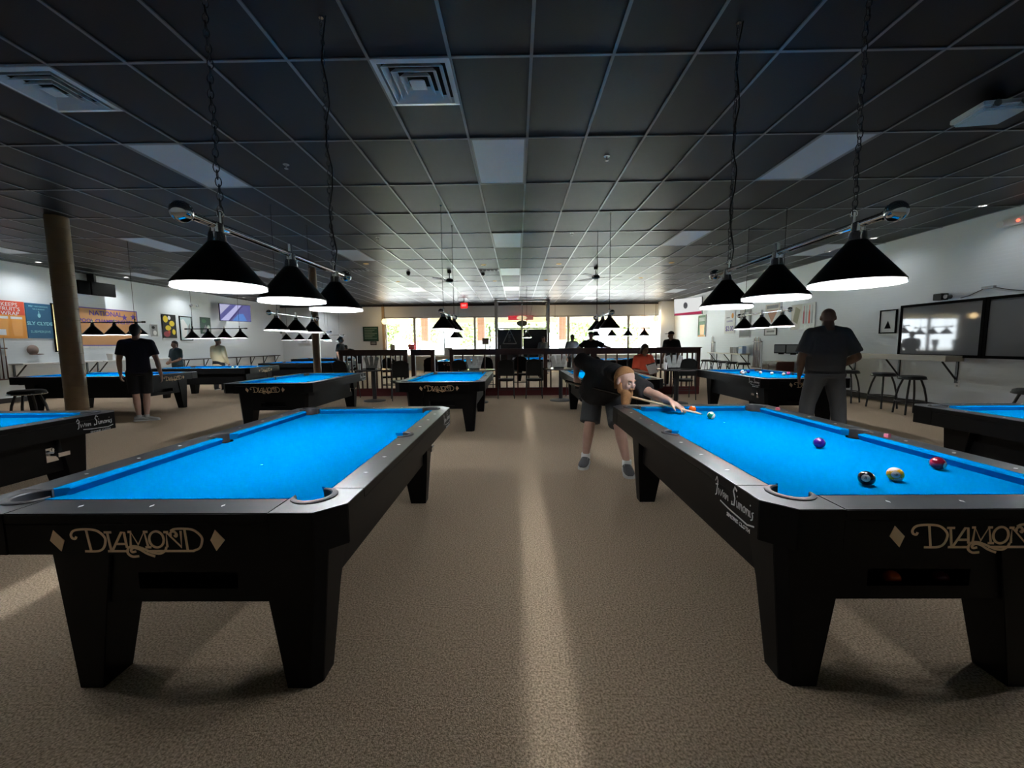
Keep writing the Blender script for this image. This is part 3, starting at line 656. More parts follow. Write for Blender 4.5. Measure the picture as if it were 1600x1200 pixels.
def hair_cap(root, J, m, front=28, side=-4, back=-55, name='hair', grow=.010):
    k = J.get('s', 1.0); f = J['face'].normalized(); up = J.get('hup', V((0, 0, 1))); up = (up - f * up.dot(f)).normalized(); rt = f.cross(up); c = J['head']
    hb = J.get('hb', 1.0); mm = MB(); n = 24; rings = []
    for a in range(0, 9):
        ring = []
        for i in range(n):
            q = 2 * math.pi * i / n; w = math.sin(q); lim = side + (front - side) * max(0, w) ** .7 + (back - side) * max(0, -w) ** 1.2
            t = R(88 + (lim - 88) * a / 8); e = grow * (1 if a < 8 else .1)
            cs = math.cos(t) if t > 0 else max(math.cos(t), .86); zs = 1 if t > 0 else 1.9
            ring.append(c + (rt * ((.075 * hb + e) * cs * math.cos(q)) + f * (-.012 + (.095 + e) * cs * w) + up * (.03 + (.092 + e) * math.sin(t) * zs)) * k)
        rings.append(ring)
    mm.loft(rings, True)
    return part(name, mm, m, root, 2)
def standing(x, y, rz, h=1.75, lean=0.0, armL=None, armR=None, stance=.11, z0=0.0, sit=None):
    """rz: facing angle, 0 faces -Y; returns joints in world space"""
    k = h / 1.78; Mx = Matrix.Translation((x, y, z0)) @ Matrix.Rotation(rz, 4, 'Z')
    W_ = lambda a, b, c: Mx @ V((a * k, b * k, c * k))     # local: person faces -y, left hand at +x
    J = dict(s=k); J['pel'] = W_(0, 0, .95); J['chest'] = W_(0, -lean * .5, 1.40); J['neck'] = W_(0, -lean * .62, 1.50); J['head'] = W_(0, -lean * .85 - .02, 1.655)
    for q, s in (('L', 1), ('R', -1)):
        J['sh' + q] = W_(s * .185, -lean * .5, 1.43); J['hip' + q] = W_(s * .095, 0, .90); J['kn' + q] = W_(s * (.1 + stance * .4), -.02, .49); J['an' + q] = W_(s * (.09 + stance * .6), .01, .085); J['to' + q] = (Mx.to_3x3() @ V((s * .25, -1, 0))).normalized()
        J['el' + q] = W_(s * .25, .03 - lean * .4, 1.13); J['wr' + q] = W_(s * .27, -.06 - lean * .4, .88)
    for q, A in (('L', armL), ('R', armR)):
        if A: J['el' + q] = W_(*A[0]); J['wr' + q] = W_(*A[1])
    J['face'] = (Mx.to_3x3() @ V((0, -1, -.05))).normalized(); J['W'] = W_; J['M'] = Mx
    return J
def person(label, J, b, shirt, pants, sk=skin, vox=.014, hair=None, **kw):
    root = thing('person', label, 'person', (J['pel'].x, J['pel'].y, 0)); root['_'] = 0; del root['_']
    hold = kw.pop('handargs', None); bel = kw.get('belly', 0)
    o = link('body', body_mesh(J, b, vox, bel, hold), root); o.data.materials.append(sk)
    dress(root, J, b, vox * 1.1, shirt, pants, **kw)
    if hair: hair_cap(root, J, hair)
    for c in list(root.children): c.matrix_parent_inverse = Matrix.Translation((-J['pel'].x, -J['pel'].y, 0))
    return root
blackcloth = mat('black_cotton', (.007, .007, .008), .9, bump=(25, .3, .02)); charcoal = mat('charcoal_cotton', (.065, .068, .075), .9, bump=(25, .3, .02)); navy = mat('navy_cotton', (.010, .012, .035), .9, bump=(25, .3, .02))
greyshort = mat('grey_short_cloth', (.05, .052, .056), .9, bump=(25, .3, .02)); teal = mat('dark_teal_cotton', (.02, .045, .055), .9); yellowj = mat('pale_yellow_jacket', (.55, .48, .30), .8); orange = mat('orange_cotton', (.62, .075, .03), .85); greyt = mat('grey_trousers', (.075, .078, .082), .9)
ginger = mat('ginger_hair', (.26, .11, .04), .75, mix=((.40, .21, .09), 90, .3, 4), bump=(220, .8, .006)); darkhair = mat('dark_hair', (.014, .010, .008), .6, bump=(200, .6, .005)); shaven = mat('shaven_hair', (.06, .04, .03), .7)
# --- the bearded player at the far end of the near right table
J = dict(s=1.0, hb=1.06, collar=.36, shoe=1.15)
J['pel'] = V((.93, 4.50, .87)); J['chest'] = V((.92, 4.05, 1.03)); J['neck'] = V((.94, 3.90, 1.035)); J['head'] = V((.985, 3.75, .985))
J['shR'] = V((.74, 4.16, 1.10)); J['elR'] = V((.655, 4.36, 1.16)); J['wrR'] = V((.635, 4.30, .955))
J['shL'] = V((1.06, 3.92, .98)); J['elL'] = V((1.19, 3.66, .875)); J['wrL'] = V((1.235, 3.47, .823))
J['hipL'] = V((1.04, 4.47, .83)); J['hipR'] = V((.84, 4.50, .83)); J['knR'] = V((.775, 4.36, .47)); J['knL'] = V((1.04, 4.16, .48))
J['anR'] = V((.745, 4.42, .100)); J['anL'] = V((1.12, 4.14, .100)); J['toR'] = V((-.35, -1, 0)); J['toL'] = V((-.1, -1, 0))
J['face'] = V((.50, -.80, -.22)).normalized(); J['hup'] = V((.10, -.15, 1))
ct, cb_ = V((1.425, 3.155, .772)), V((.555, 4.38, .915)); cd = (ct - cb_).normalized()
gp = cb_ + (ct - cb_) * .075; J['wrR'] = gp + V((-.005, .02, .085))
br = ct - cd * .20
J['wrL'] = br + V((-.045, .085, .052))
ha = {'R': (V((.05, -.05, -1)), cd, V((-.8, -.55, .1)), 1.0, 1.25, 0, 1, .0095), 'L': (V((cd.x + .1, cd.y, -.42)), V((-.8, -.5, .2)), V((0, .1, 1)), 1.0, .24, .35, 1, .0095)}
pl = thing('person', 'bearded man in black shirt and grey shorts bending over his cue', 'person', (.88, 4.4, 0))
o = link('body', body_mesh(J, 1.05, .0075, .03, ha), pl); o.data.materials.append(skin)
dress(pl, J, 1.10, .014, blackcloth, greyshort, belly=.10, hem=-.16, slv=.86, shorts=.98, shoes=mat('grey_knit_shoe', (.09, .09, .095), .8), sock=paper)
f = J['face']; up = (J['hup'] - f * J['hup'].dot(f)).normalized(); rt = f.cross(up); HP = lambda x, y, z: J['head'] + rt * x + f * y + up * z
hair_cap(pl, J, ginger, grow=.006, front=40, side=0)
bd = MB(); Mh = Matrix((rt, f, up)).transposed()
dn = V((0, 0, -1))
bd.ell(HP(0, .040, -.085), .066, .058, .045, Mh, 16, 10); bd.ell(HP(0, .060, -.115), .056, .045, .05, Mh, 16, 10)
for q in (-1, 1): bd.ell(HP(q * .062, .012, -.06), .018, .03, .06, Mh, 12, 8)
c0 = HP(0, .05, -.12)
bd.loft([[c0 + dn * d + rt * (w * math.cos(a)) + f * (g * math.sin(a) - d * .10) for a in [2 * math.pi * i / 14 for i in range(14)]] for d, w, g in ((-.02, .060, .047), (.03, .058, .044), (.08, .050, .036), (.125, .036, .028), (.165, .014, .012))])
bd.ell(HP(0, .102, -.050), .040, .014, .012, Mh, 14, 8)
o = link('beard', voxel(bd, 'beard', .008, 3), pl); o.data.materials.append(ginger)
for q in (-1, 1):
    e = part('eye', MB().ell(HP(q * .032, .0880, -.003), .0115, .0078, .0040, Mh, 12, 8), mat('eye_white', (.22, .21, .20), .3), pl, 2); part('iris', MB().ell(HP(q * .032, .0945, -.0035), .0040, .003, .0036, Mh, 10, 8), mat('blue_grey_iris', (.03, .05, .08), .2), e, 2)
    part('eyebrow', MB().tube([HP(q * .014, .0955, .020), HP(q * .032, .0935, .025), HP(q * .048, .080, .020)], .0045, 6), ginger, pl, 2)
part('mouth', MB().ell(HP(0, .1055, -.067), .015, .006, .0032, Mh, 12, 6), mat('lip_pink', (.22, .08, .065), .5), pl, 2)
for c in list(pl.children): c.matrix_parent_inverse = Matrix.Translation((-.88, -4.4, 0))
cue = thing('pool_cue', 'maple pool cue held by the bearded player', 'cue', tuple(cb_)); zq = cd.to_track_quat('Z', 'Y'); cue.rotation_euler = zq.to_euler(); CL = (ct - cb_).length
part('butt', MB().cone((0, 0, -.05), (0, 0, .83), .0145, .0102, 14), mat('black_cue_butt', (.015, .012, .012), .25), cue, True)
part('joint_collar', MB().cyl((0, 0, .83), (0, 0, .84), .0106, 14), steel, cue, True)
part('shaft', MB().cone((0, 0, .84), (0, 0, CL - .022), .0102, .0066, 14), mat('maple', (.72, .55, .33), .3), cue, True)
part('ferrule', MB().cyl((0, 0, CL - .022), (0, 0, CL - .006), .0066, 12), ivory, cue); part('tip', MB().cyl((0, 0, CL - .006), (0, 0, CL), .0064, 12), mat('blue_chalked_tip', (.05, .2, .4), .9), cue)
# --- bald man with his back to the camera on the right
J = standing(4.13, 5.55, R(165), 1.76, .0, armL=((.30, .03, 1.13), (.28, -.06, .87)), armR=((-.33, .05, 1.13), (-.20, -.16, .98)), stance=.20)
# facing +Y: local left arm is at -X in the world
J['face'] = V((.42, .9, -.05)).normalized(); J['hb'] = 1.08
person('bald man in dark shirt seen from behind by the right table', J, 1.28, charcoal, greyt, mat('medium_brown_skin', (.20, .115, .08), .5), .012, None, belly=.05, slv=.85, hem=-.12)  # one even brown skin tone
# --- man in navy shirt and shorts on the left
J = standing(-6.80, 7.30, R(212), 1.74, .0, armR=((-.27, .02, 1.12), (-.30, -.05, .84)), stance=-.06)
J['face'] = V((-.5, .85, -.15)).normalized(); J['toL'] = V((.85, .5, 0)); J['toR'] = V((.85, .35, 0))
person('man in navy shirt and black shorts standing with his back to the camera', J, .98, navy, blackcloth, skin, .012, darkhair, slv=.7, hem=-.14, shorts=.95, shoes=mat('pale_trainer', (.42, .42, .40), .8), sock=mat('grey_sock', (.4, .4, .4), .9))
# --- left background
J = standing(-10.3, 12.35, R(-20), 1.52, .03, armL=((.24, -.05, 1.12), (.07, -.24, 1.02)), armR=((-.24, -.05, 1.12), (-.05, -.24, 1.03)))
person('man in dark teal shirt standing with folded hands by left wall', J, 1.15, teal, blackcloth, skin2, .018, darkhair, slv=.8)
J = standing(-9.15, 12.5, R(170), 1.60, .02, armL=((.25, -.03, 1.13), (.22, -.16, .9)), armR=((-.25, -.03, 1.13), (-.22, -.16, .9)))
p = person('man in pale yellow jacket and grey cap behind the broadside tables', J, 1.15, yellowj, blackcloth, skin2, .018, None, slv=1.5, belly=.03, hem=-.26)
hair_cap(p, J, mat('grey_cap_cloth', (.09, .09, .10), .9), name='cap', grow=.014, front=12, side=2, back=-8).matrix_parent_inverse = Matrix.Translation((-J['pel'].x, -J['pel'].y, 0))
J = standing(-6.55, 15.2, R(90), 1.66, .05); person('dark figure standing mostly hidden behind the slim brown post', J, 1.05, blackcloth, blackcloth, skin2, .02, darkhair, slv=.8)
J = standing(-6.15, 16.0, R(-60), 1.66, .55, armL=((.25, -.45, 1.05), (.2, -.62, .86)), armR=((-.25, -.4, 1.02), (-.15, -.6, .86)))
J['chest'] = J['W'](0, -.33, 1.2); J['neck'] = J['W'](0, -.44, 1.25); J['head'] = J['W'](0, -.55, 1.34)
for q, s in (('L', 1), ('R', -1)): J['sh' + q] = J['W'](s * .18, -.36, 1.22)
person('dark figure leaning over the far left table beside the railing', J, 1.0, blackcloth, blackcloth, skin2, .02, darkhair, slv=.8)
J = standing(2.25, 12.6, R(-10), 1.68, .05, armL=((.47, -.12, 1.30), (.72, -.18, 1.20)), armR=((-.40, -.1, 1.25), (-.58, -.16, 1.12)))
p = person('man in dark shirt and cap stretching his arm out before the windows', J, 1.15, blackcloth, blackcloth, skin2, .018, None, slv=.75)
hair_cap(p, J, blackcloth, name='cap', grow=.014, front=12, side=2, back=-8).matrix_parent_inverse = Matrix.Translation((-J['pel'].x, -J['pel'].y, 0))
J = standing(2.0, 15.0, R(20), 1.66, .03); person('smaller man left of the pointing man against the windows', J, 1.05, greyt, blackcloth, skin2, .02, darkhair, slv=.8)
J = standing(4.82, 12.9, R(-45), 1.68, .08); J['face'] = V((-1, -.15, -.15)).normalized()
p = person('man in black jersey and black cap beside the right wall', J, 1.18, blackcloth, blackcloth, skin2, .018, None, slv=.8)
cp = hair_cap(p, J, blackcloth, name='cap', grow=.014, front=12, side=2, back=-8); cp.matrix_parent_inverse = Matrix.Translation((-J['pel'].x, -J['pel'].y, 0))
part('cap_brim', MB().ell(J['head'] + V((-.13, -.02, .045)), .07, .065, .008), blackcloth, p, 2).matrix_parent_inverse = cp.matrix_parent_inverse
J = standing(1.15, 18.3, R(40), 1.66, .02); person('grey shirted figure behind the dark entrance door glass', J, 1.05, greyt, greyt, skin2, .02, darkhair, slv=.8)
# --- seated woman in orange
J = standing(2.95, 9.75, R(15), 1.66, .12, z0=-.36, armL=((.24, -.14, 1.16), (.18, -.30, 1.10)), armR=((-.25, -.1, 1.13), (-.02, -.30, 1.08)))
for q, s in (('L', 1), ('R', -1)):
    J['hip' + q] = J['W'](s * .09, .0, .90); J['kn' + q] = J['W'](s * .11, -.42, .90); J['an' + q] = J['M'] @ V((s * .1, -.40, .445)); 
J['face'] = (J['M'].to_3x3() @ V((.1, -1, -.3))).normalized()
p = person('woman in orange top sitting and reading a menu by the railing', J, 1.12, orange, blackcloth, skin2, .014, None, slv=.9, belly=.02)
hair_cap(p, J, mat('brown_hair', (.05, .02, .012), .6), grow=.016, front=24, side=-48, back=-55).matrix_parent_inverse = Matrix.Translation((-J['pel'].x, -J['pel'].y, 0))
hm = MB(); hk = J['head']; fw = J['face']
hm.ell(hk + V((-fw.x, -fw.y, 0)) * .055 + V((0, 0, -.06)), .085, .06, .11, None, 16, 10); part('hair_back', hm, mat('brown_hair', (.05, .02, .012)), p, 2).matrix_parent_inverse = Matrix.Translation((-J['pel'].x, -J['pel'].y, 0))
mn = thing('menu_card', 'pale menu card held by the woman in orange', 'menu', (3.08, 9.38, .74), R(25)); part('page', MB().box(-.13, .13, -.004, .004, -.11, .13), mat('menu_paper', (.42, .37, .33), .7), mn); part('clip', MB().box(-.11, .11, -.012, -.004, .105, .128), blackpad, mn)
mn.rotation_euler = (R(-20), R(-12), R(20))
# ------------------------------------------------------------------ ceiling things
def vent(x, y, label):
    t = thing('ceiling_vent', label, 'air vent', (x, y, HC)); vm = mat('pale_vent_enamel', (.70, .78, .86), .3, spec=.6)  # blue cast of the lit cloth put into the white enamel
    def sq(a, z): return [(-a, -a, z), (a, -a, z), (a, a, z), (-a, a, z)]
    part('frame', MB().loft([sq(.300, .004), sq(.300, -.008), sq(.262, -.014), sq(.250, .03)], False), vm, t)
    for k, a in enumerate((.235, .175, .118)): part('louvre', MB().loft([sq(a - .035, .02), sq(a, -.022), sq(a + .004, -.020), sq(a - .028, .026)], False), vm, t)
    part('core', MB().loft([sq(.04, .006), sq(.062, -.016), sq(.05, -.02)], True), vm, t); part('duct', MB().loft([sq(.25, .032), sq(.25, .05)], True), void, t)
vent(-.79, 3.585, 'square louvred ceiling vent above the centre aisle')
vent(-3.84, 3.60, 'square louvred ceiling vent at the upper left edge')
def grille(x, y, label):
    t = thing('ceiling_grille', label, 'air vent', (x, y, HC)); part('frame', MB().box(-.3, .3, -.15, .15, -.01, 0), greyp, t)
    for k in range(5): part('slot', MB().box(-.27 + k * .11, -.19 + k * .11, -.11, .11, -.013, -.0095), void, t)
grille(-4.5, 11.85, 'slotted ceiling grille behind the far end of the left lamp'); grille(-.79, 12.1, 'slotted ceiling grille over the aisle before the windows'); grille(-10.2, 11.2, 'slotted ceiling grille near the left wall')
# emergency light at the upper right
t = thing('emergency_light', 'white emergency light box hanging under the ceiling at upper right', 'emergency light', (4.28, 3.96, 3.31), R(-8)); m = MB().box(-.2, .2, -.17, .17, .03, .075)
part('housing', m, mat('white_gloss_plastic', (.8, .82, .85), .2), t, bevel=.008); part('lens_tray', MB().box(-.18, .18, -.15, .15, -.0, .029), mat('pale_blue_lens', (.6, .75, .85), .15), t, bevel=.01); part('bracket', MB().box(-.05, .05, -.05, .05, .076, .15), blackmetal, t)
for q in (-1, 1): part('lamp_head', MB().cyl((q * .1, -.175, .045), (q * .1, -.13, .045), .03, 14), steel, t)
SPOT = bpy.data.lights.new('spot_light', 'SPOT'); SPOT.energy = 18; SPOT.spot_size = R(150); SPOT.spot_blend = 1; SPOT.shadow_soft_size = .04; SPOT.color = (.95, .98, 1)
SPOT_R = SPOT.copy(); SPOT_R.energy = 5
def downlight(x, y, warm, label):
    t = thing('recessed_light', label, 'ceiling light', (x, y, HC), 0, 'recessed spots in the ceiling')
    part('trim_ring', MB().ring([(.052, -.001), (.056, -.010), (.075, -.004), (.076, 0)], 24), mat('brass_trim', (.55, .38, .15), .3, .8) if warm else greyp, t, True)
    part('lens', MB().ring([(.0, -.002), (.053, -.002)], 24), glow('warm_spot', (1, .62, .22), .55) if warm else glow('white_spot', (1, .97, .92), 4), t)
    if not warm:
        l = bpy.data.objects.new('spot_light', SPOT if x < 0 else SPOT_R); COL.objects.link(l); l.parent = t; l.location = (0, 0, -.012)
for x, y, w, l in ((-3.93, 10.97, 1, 'warm recessed spot left of the left ceiling fan'), (-.88, 11.3, 1, 'warm recessed spot beside the middle slotted grille'), (1.14, 11.3, 1, 'warm recessed spot left of the right ceiling fan'), (4.15, 11.3, 1, 'warm recessed spot right of the right ceiling fan'),
                   (-3.98, 14.05, 1, 'warm recessed spot behind the left ceiling fan'), (.98, 14.0, 1, 'warm recessed spot before the glass entrance on the right'), (-.73, 14.15, 1, 'warm recessed spot before the glass entrance on the left'), (4.08, 13.8, 1, 'warm recessed spot behind the right ceiling fan'),
                   (7.45, 8.9, 0, 'white recessed spot nearest along the right wall'), (7.43, 10.15, 0, 'white recessed spot second along the right wall'), (7.5, 16.35, 0, 'white recessed spot above the right television'), (7.5, 20.2, 0, 'white recessed spot in the far right corner'), (7.45, 6.9, 0, 'white recessed spot above the glass boards'), (7.45, 12.6, 0, 'white recessed spot above the pale bottle banner'), (-11.85, 10.3, 0, 'white recessed spot above the beer posters'), (-11.85, 12.6, 0, 'white recessed spot above the orange banner'), (-11.85, 15.2, 0, 'white recessed spot above the framed pictures'), (-11.85, 18.0, 0, 'white recessed spot above the blue television'), (-10.5, 21.0, 0, 'white recessed spot in the left back corner')): downlight(x, y, w, l)
def sprinkler(x, y, label):
    t = thing('sprinkler_head', label, 'sprinkler', (x, y, HC), 0); part('escutcheon', MB().ring([(.0, -.002), (.035, -.004), (.036, 0)], 16), steel, t, True)
    part('nozzle', MB().cyl((0, 0, -.045), (0, 0, -.003), .008, 8).cyl((0, 0, -.05), (0, 0, -.046), .022, 12), steel, t)
for x, y, l in ((-2.71, 5.05, 'sprinkler head left of the aisle in the ceiling'), (1.05, 4.96, 'sprinkler head right of the aisle in the ceiling'), (-2.75, 8.37, 'sprinkler head above the second-row left table'), (1.08, 8.22, 'sprinkler head above the second-row right aisle'), (4.2, 9.2, 'sprinkler head above the right hand tables')): sprinkler(x, y, l)
def fan(x, y, rz, label):
    t = thing('ceiling_fan', label, 'ceiling fan', (x, y, 3.18), rz); part('canopy', MB().ring([(0, .28), (.065, .28), (.05, .21), (0, .21)], 18), blackmetal, t, True); part('rod', MB().cyl((0, 0, .06), (0, 0, .22), .014, 10), blackmetal, t)
    part('motor', MB().ring([(0, .07), (.07, .065), (.11, .03), (.11, -.02), (.06, -.05), (0, -.052)], 20), blackmetal, t, True)
    for k in range(3):
        a = 2 * math.pi * k / 3; c, s = math.cos(a), math.sin(a); M = Matrix.Rotation(a, 4, 'Z') @ Matrix.Rotation(R(9), 4, 'X')
        part('blade', MB().prism([(.2, -.05), (.7, -.075), (.74, -.03), (.74, .03), (.7, .075), (.2, .05)], -.004, .004).xf(M), mat('dark_fan_blade', (.03, .03, .033), .4), t); part('blade_iron', MB().box(.1, .24, -.015, .015, -.012, -.004).xf(M), blackmetal, t)
fan(-1.95, 12.2, R(2), 'black ceiling fan left of the aisle in front of windows'); fan(2.24, 11.85, R(-4), 'black ceiling fan right of the aisle in front of windows')
def dome(x, y, label):
    t = thing('security_camera', label, 'camera', (x, y, HC)); part('base', MB().ring([(0, 0), (.06, 0), (.06, -.03), (0, -.03)], 18), blackmetal, t); part('dome_lens', MB().ell((0, 0, -.03), .05, .05, .05), mat('smoked_lens', (.01, .01, .012), .1), t, True)
dome(-1.0, 12.6, 'small black dome camera on the ceiling right of the left fan'); dome(-3.2, 12.4, 'small black dome camera on the ceiling left of the left fan')
# exit sign
t = thing('exit_sign', 'glowing red exit sign hung from the ceiling before the windows', 'sign', (-2.46, 19.5, 3.14)); part('housing', MB().box(-.17, .17, -.02, .02, -.12, .14), mat('red_sign_case', (.3, .02, .02), .5), t); part('face', MB().box(-.165, .165, -.024, -.021, -.115, .135), glow('red_exit_glow', (1, .02, .02), .45), t)
text('EXIT', .14, glow('white_exit_letters', (1, .6, .55), .5), 'lettering', t, (0, -.026, .01), sx=.8); part('bracket', MB().box(-.02, .02, -.01, .01, .14, .32), greyp, t)

# ------------------------------------------------------------------ pillars
def pillar(x, y, r, label, m):
    t = thing('round_pillar', label, 'pillar', (x, y, 0)); part('shaft', MB().ring([(r, 0), (r, HC)], 32), m, t, True)
    if r > .1:
        for k in range(18): part('band', MB().ring([(r + .0005, .12 + k * .185), (r + .0035, .124 + k * .185), (r + .0035, .132 + k * .185), (r + .0005, .136 + k * .185)], 32), m, t, True)
    else: part('foot_plate', MB().box(-r - .06, r + .06, -r - .06, r + .06, 0, .02), m, t)
pillar(-7.5, 6.85, .145, 'banded tan round pillar on the left behind the nearest left table', mat('tan_pillar_paint', (.27, .18, .095), .38, mix=((.20, .13, .07), 7, .3, 6)))
pillar(-5.62, 11.5, .10, 'slim brown round post behind the second-row left table', mat('brown_post_paint', (.24, .16, .10), .3))

# ------------------------------------------------------------------ railing, chairs, dining tables
def railing(x0, x1, y, label, step, lo=.2, hi=1.19):
    t = thing('wooden_railing', label, 'railing', ((x0 + x1) / 2, y, 0)); h = (x1 - x0) / 2
    part('curb', MB().box(-h, h, -.06, .06, 0, .20), redcarpet, t, bevel=.01); part('top_rail', MB().box(-h, h, -.05, .05, hi - .13, hi), wood, t, bevel=.01); part('cap', MB().box(-h - .03, h + .03, -.075, .075, hi, hi + .022), wood, t, bevel=.006)
    bm_ = MB().box(-.018, .018, -.018, .018, .2, hi - .13).mesh('spindle', wood); pm_ = MB().box(-.05, .05, -.052, .052, .2, hi).mesh('newel_post', wood)
    n = max(1, round((x1 - x0) / 1.35))
    for i in range(n + 1): link('newel_post', pm_, t, (-h + .05 + i * (2 * h - .1) / n, 0, 0))
    k = int((x1 - x0 - .1) / step)
    for i in range(1, k):
        xx = -h + .05 + i * (2 * h - .1) / k
        if min(abs(xx - (-h + .05 + j * (2 * h - .1) / n)) for j in range(n + 1)) > .07: link('spindle', bm_, t, (xx, 0, 0))
railing(-4.63, -2.86, 10.72, 'left dark wood railing with closely set spindles on a maroon curb', .125)
railing(-2.80, -2.18, 10.9, 'short dark wood railing piece beside the gap', .31, hi=1.18)
railing(-1.74, 3.2, 10.66, 'long dark wood railing with open spindles behind the aisle', .27)
railing(3.26, 4.70, 10.66, 'right dark wood railing section ending beside the right hand table', .13)
def chair(x, y, rz, label, round_back=False):
    t = thing('dining_chair', label, 'chair', (x, y, 0), rz, 'black padded chairs by the railing')
    part('seat', MB().prism(arc(0, 0, .2, 0, 180, 8) [::1] + [(-.21, -.22), (.21, -.22)], .42, .47), blackpad, t, bevel=.012)
    bp = MB(); n = 9; yb = lambda z: .2 + (z - .45) * .22
    pts = [(-.19, .56), (.19, .56)] + [(x_, z_) for x_, z_ in ((.205, .75), (.19, .88), (.12, .95), (0, .97), (-.12, .95), (-.19, .88), (-.205, .75))]
    bp.loft([[(a, yb(z) + d, z) for a, z in pts] for d in (-.025, .025)]); part('backrest', bp, blackpad, t, bevel=.008)
    for s in (-1, 1):
        part('leg', MB().tube([(s * .19, -.19, .42), (s * .2, -.23, 0)], .012, 8), blackmetal, t); part('leg', MB().tube([(s * .185, yb(.9) + .03, .9), (s * .19, yb(.45) + .02, .45), (s * .2, .25, 0)], .012, 8), blackmetal, t)
    for yy in (-.21, .225): part('stretcher', MB().cyl((-.19, yy, .22), (.19, yy, .22), .008, 8), blackmetal, t)
CH = [(-4.25, 10.2, 170, 'black padded chair left of the round table by the left railing'), (-2.86, 9.95, 200, 'large black padded chair right of the round table by the left railing'), (-2.45, 11.6, 10, 'brown-backed chair beyond the short railing piece'), (-1.3, 10.05, 165, 'black padded chair behind the end-on pool table'),
      (-.28, 10.2, 182, 'black padded chair with back to the aisle, left of the pair'), (.42, 10.2, 178, 'black padded chair with back to the aisle, right of the pair'), (1.5, 10.2, 200, 'black padded chair by the round table behind the player'), (3.95, 9.75, 175, 'black padded chair right of the woman in orange'), (2.95, 9.82, 15, 'black padded chair under the woman in orange'),
      (2.2, 11.5, 0, 'black padded chair beyond the railing behind the player'), (-3.6, 11.5, 20, 'black padded chair beyond the left railing'), (.1, 12.1, 0, 'black padded chair beyond the long railing before the entrance'), (-.75, 11.6, 30, 'black padded chair beyond the long railing left of the pair')]
for x, y, a, l in CH: chair(x, y, R(a), l)
def dining_table(x, y, label, r=.42, h=.76):
    t = thing('dining_table', label, 'table', (x, y, 0), 0, 'small pedestal tables by the railing'); part('tabletop', MB().ring([(0, h), (r - .01, h), (r, h - .01), (r, h - .03), (0, h - .03)], 32), mat('dark_table_laminate', (.05, .045, .045), .25), t, True)
    part('column', MB().cyl((0, 0, .03), (0, 0, h - .03), .045, 16), blackmetal, t); part('base', MB().ring([(0, .05), (.06, .05), (.25, .02), (.26, 0), (0, 0)], 28), blackmetal, t, True)
def menus(x, y, z, label, n=3):
    t = thing('menu_holder', label, 'menu holder', (x, y, z), random.uniform(-.3, .3)); part('base', MB().box(-.12, .12, -.05, .05, 0, .03), blackpad, t)
    for k in range(n):
        q = (k - (n - 1) / 2) * .085; M = Matrix.Translation((q, .0, .03)) @ Matrix.Rotation(R((k - (n - 1) / 2) * 16), 4, 'Y'); part('menu_card', MB().box(-.05, .05, -.004, .004, 0, .27).xf(M), mat('worn_menu_card', (.30, .30, .28), .7, mix=((.5, .49, .46), 14, .2, 4)), t)
for x, y, l in ((-3.42, 9.75, 'left'), (-.92, 9.35, 'middle'), (1.02, 9.6, 'right'), (3.48, 9.0, 'far right')):
    dining_table(x, y, 'small dark round pedestal table, %s of the four by the railing' % {'left': 'leftmost', 'middle': 'second from left', 'right': 'third from left', 'far right': 'rightmost'}[l])
    menus(x - .05, y + .02, .76, 'cluster of menu cards on the %s round table by the railing' % {'left': 'leftmost', 'middle': 'second', 'right': 'third', 'far right': 'rightmost'}[l])
def cup(x, y, z, label, r=.04, h=.14, lid=True, m=paper):
    t = thing('cup', label, 'cup', (x, y, z)); part('body', MB().ring([(0, 0), (r * .75, 0), (r, h), (r * .92, h), (r * .7, .004), (0, .004)], 18), m, t, True)
    if lid: part('rim', MB().torus((0, 0, h), r * .96, .004, 18, 6), m, t, True)
cup(-3.7, 9.6, .76, 'white cup on the leftmost round table'); cup(.75, 9.55, .76, 'white cup on the third round table by the railing'); cup(3.2, 8.9, .76, 'white cup on the rightmost round table'); cup(-3.5, 10.05, .76, 'second white cup behind the menus on the leftmost table')
# ------------------------------------------------------------------ stools and wall ledges
def stool(x, y, label, h=.70, group='black bar stools along the right wall', chromed=False):
    t = thing('bar_stool', label, 'stool', (x, y, 0), random.uniform(0, 1.5), group)
    part('seat', MB().ring([(0, h), (.15, h), (.185, h - .015), (.19, h - .045), (.17, h - .07), (0, h - .07)], 28), blackpad, t, True); part('seat_band', MB().torus((0, 0, h - .055), .188, .012, 28, 8), chrome if chromed else blackmetal, t, True)
    for k in range(4):
        a = R(45 + 90 * k); c, s = math.cos(a), math.sin(a); part('leg', MB().tube([(.12 * c, .12 * s, h - .07), (.17 * c, .17 * s, h - .22), (.205 * c, .205 * s, .3), (.23 * c, .23 * s, 0)], .016, 8), blackmetal, t)
    part('foot_ring', MB().torus((0, 0, .24), .21, .010, 32, 8), blackmetal, t, True)
stool(7.1, 7.45, 'black round bar stool nearest along the right wall ledge'); stool(7.25, 8.2, 'black round bar stool second along the right wall ledge'); stool(7.2, 9.0, 'black round bar stool third, beside the bald man'); stool(6.55, 5.25, 'black stool cut off by the right edge')
for i, y in enumerate((12.8, 13.45, 14.0, 14.6, 15.3)): stool(7.0, y, 'small black bar stool, %s from the camera under the far right ledge' % ('first', 'second', 'third', 'fourth', 'fifth')[i])
stool(-6.96, 5.72, 'black stool with a chrome seat band in front of the left pillar', .74, None, True)
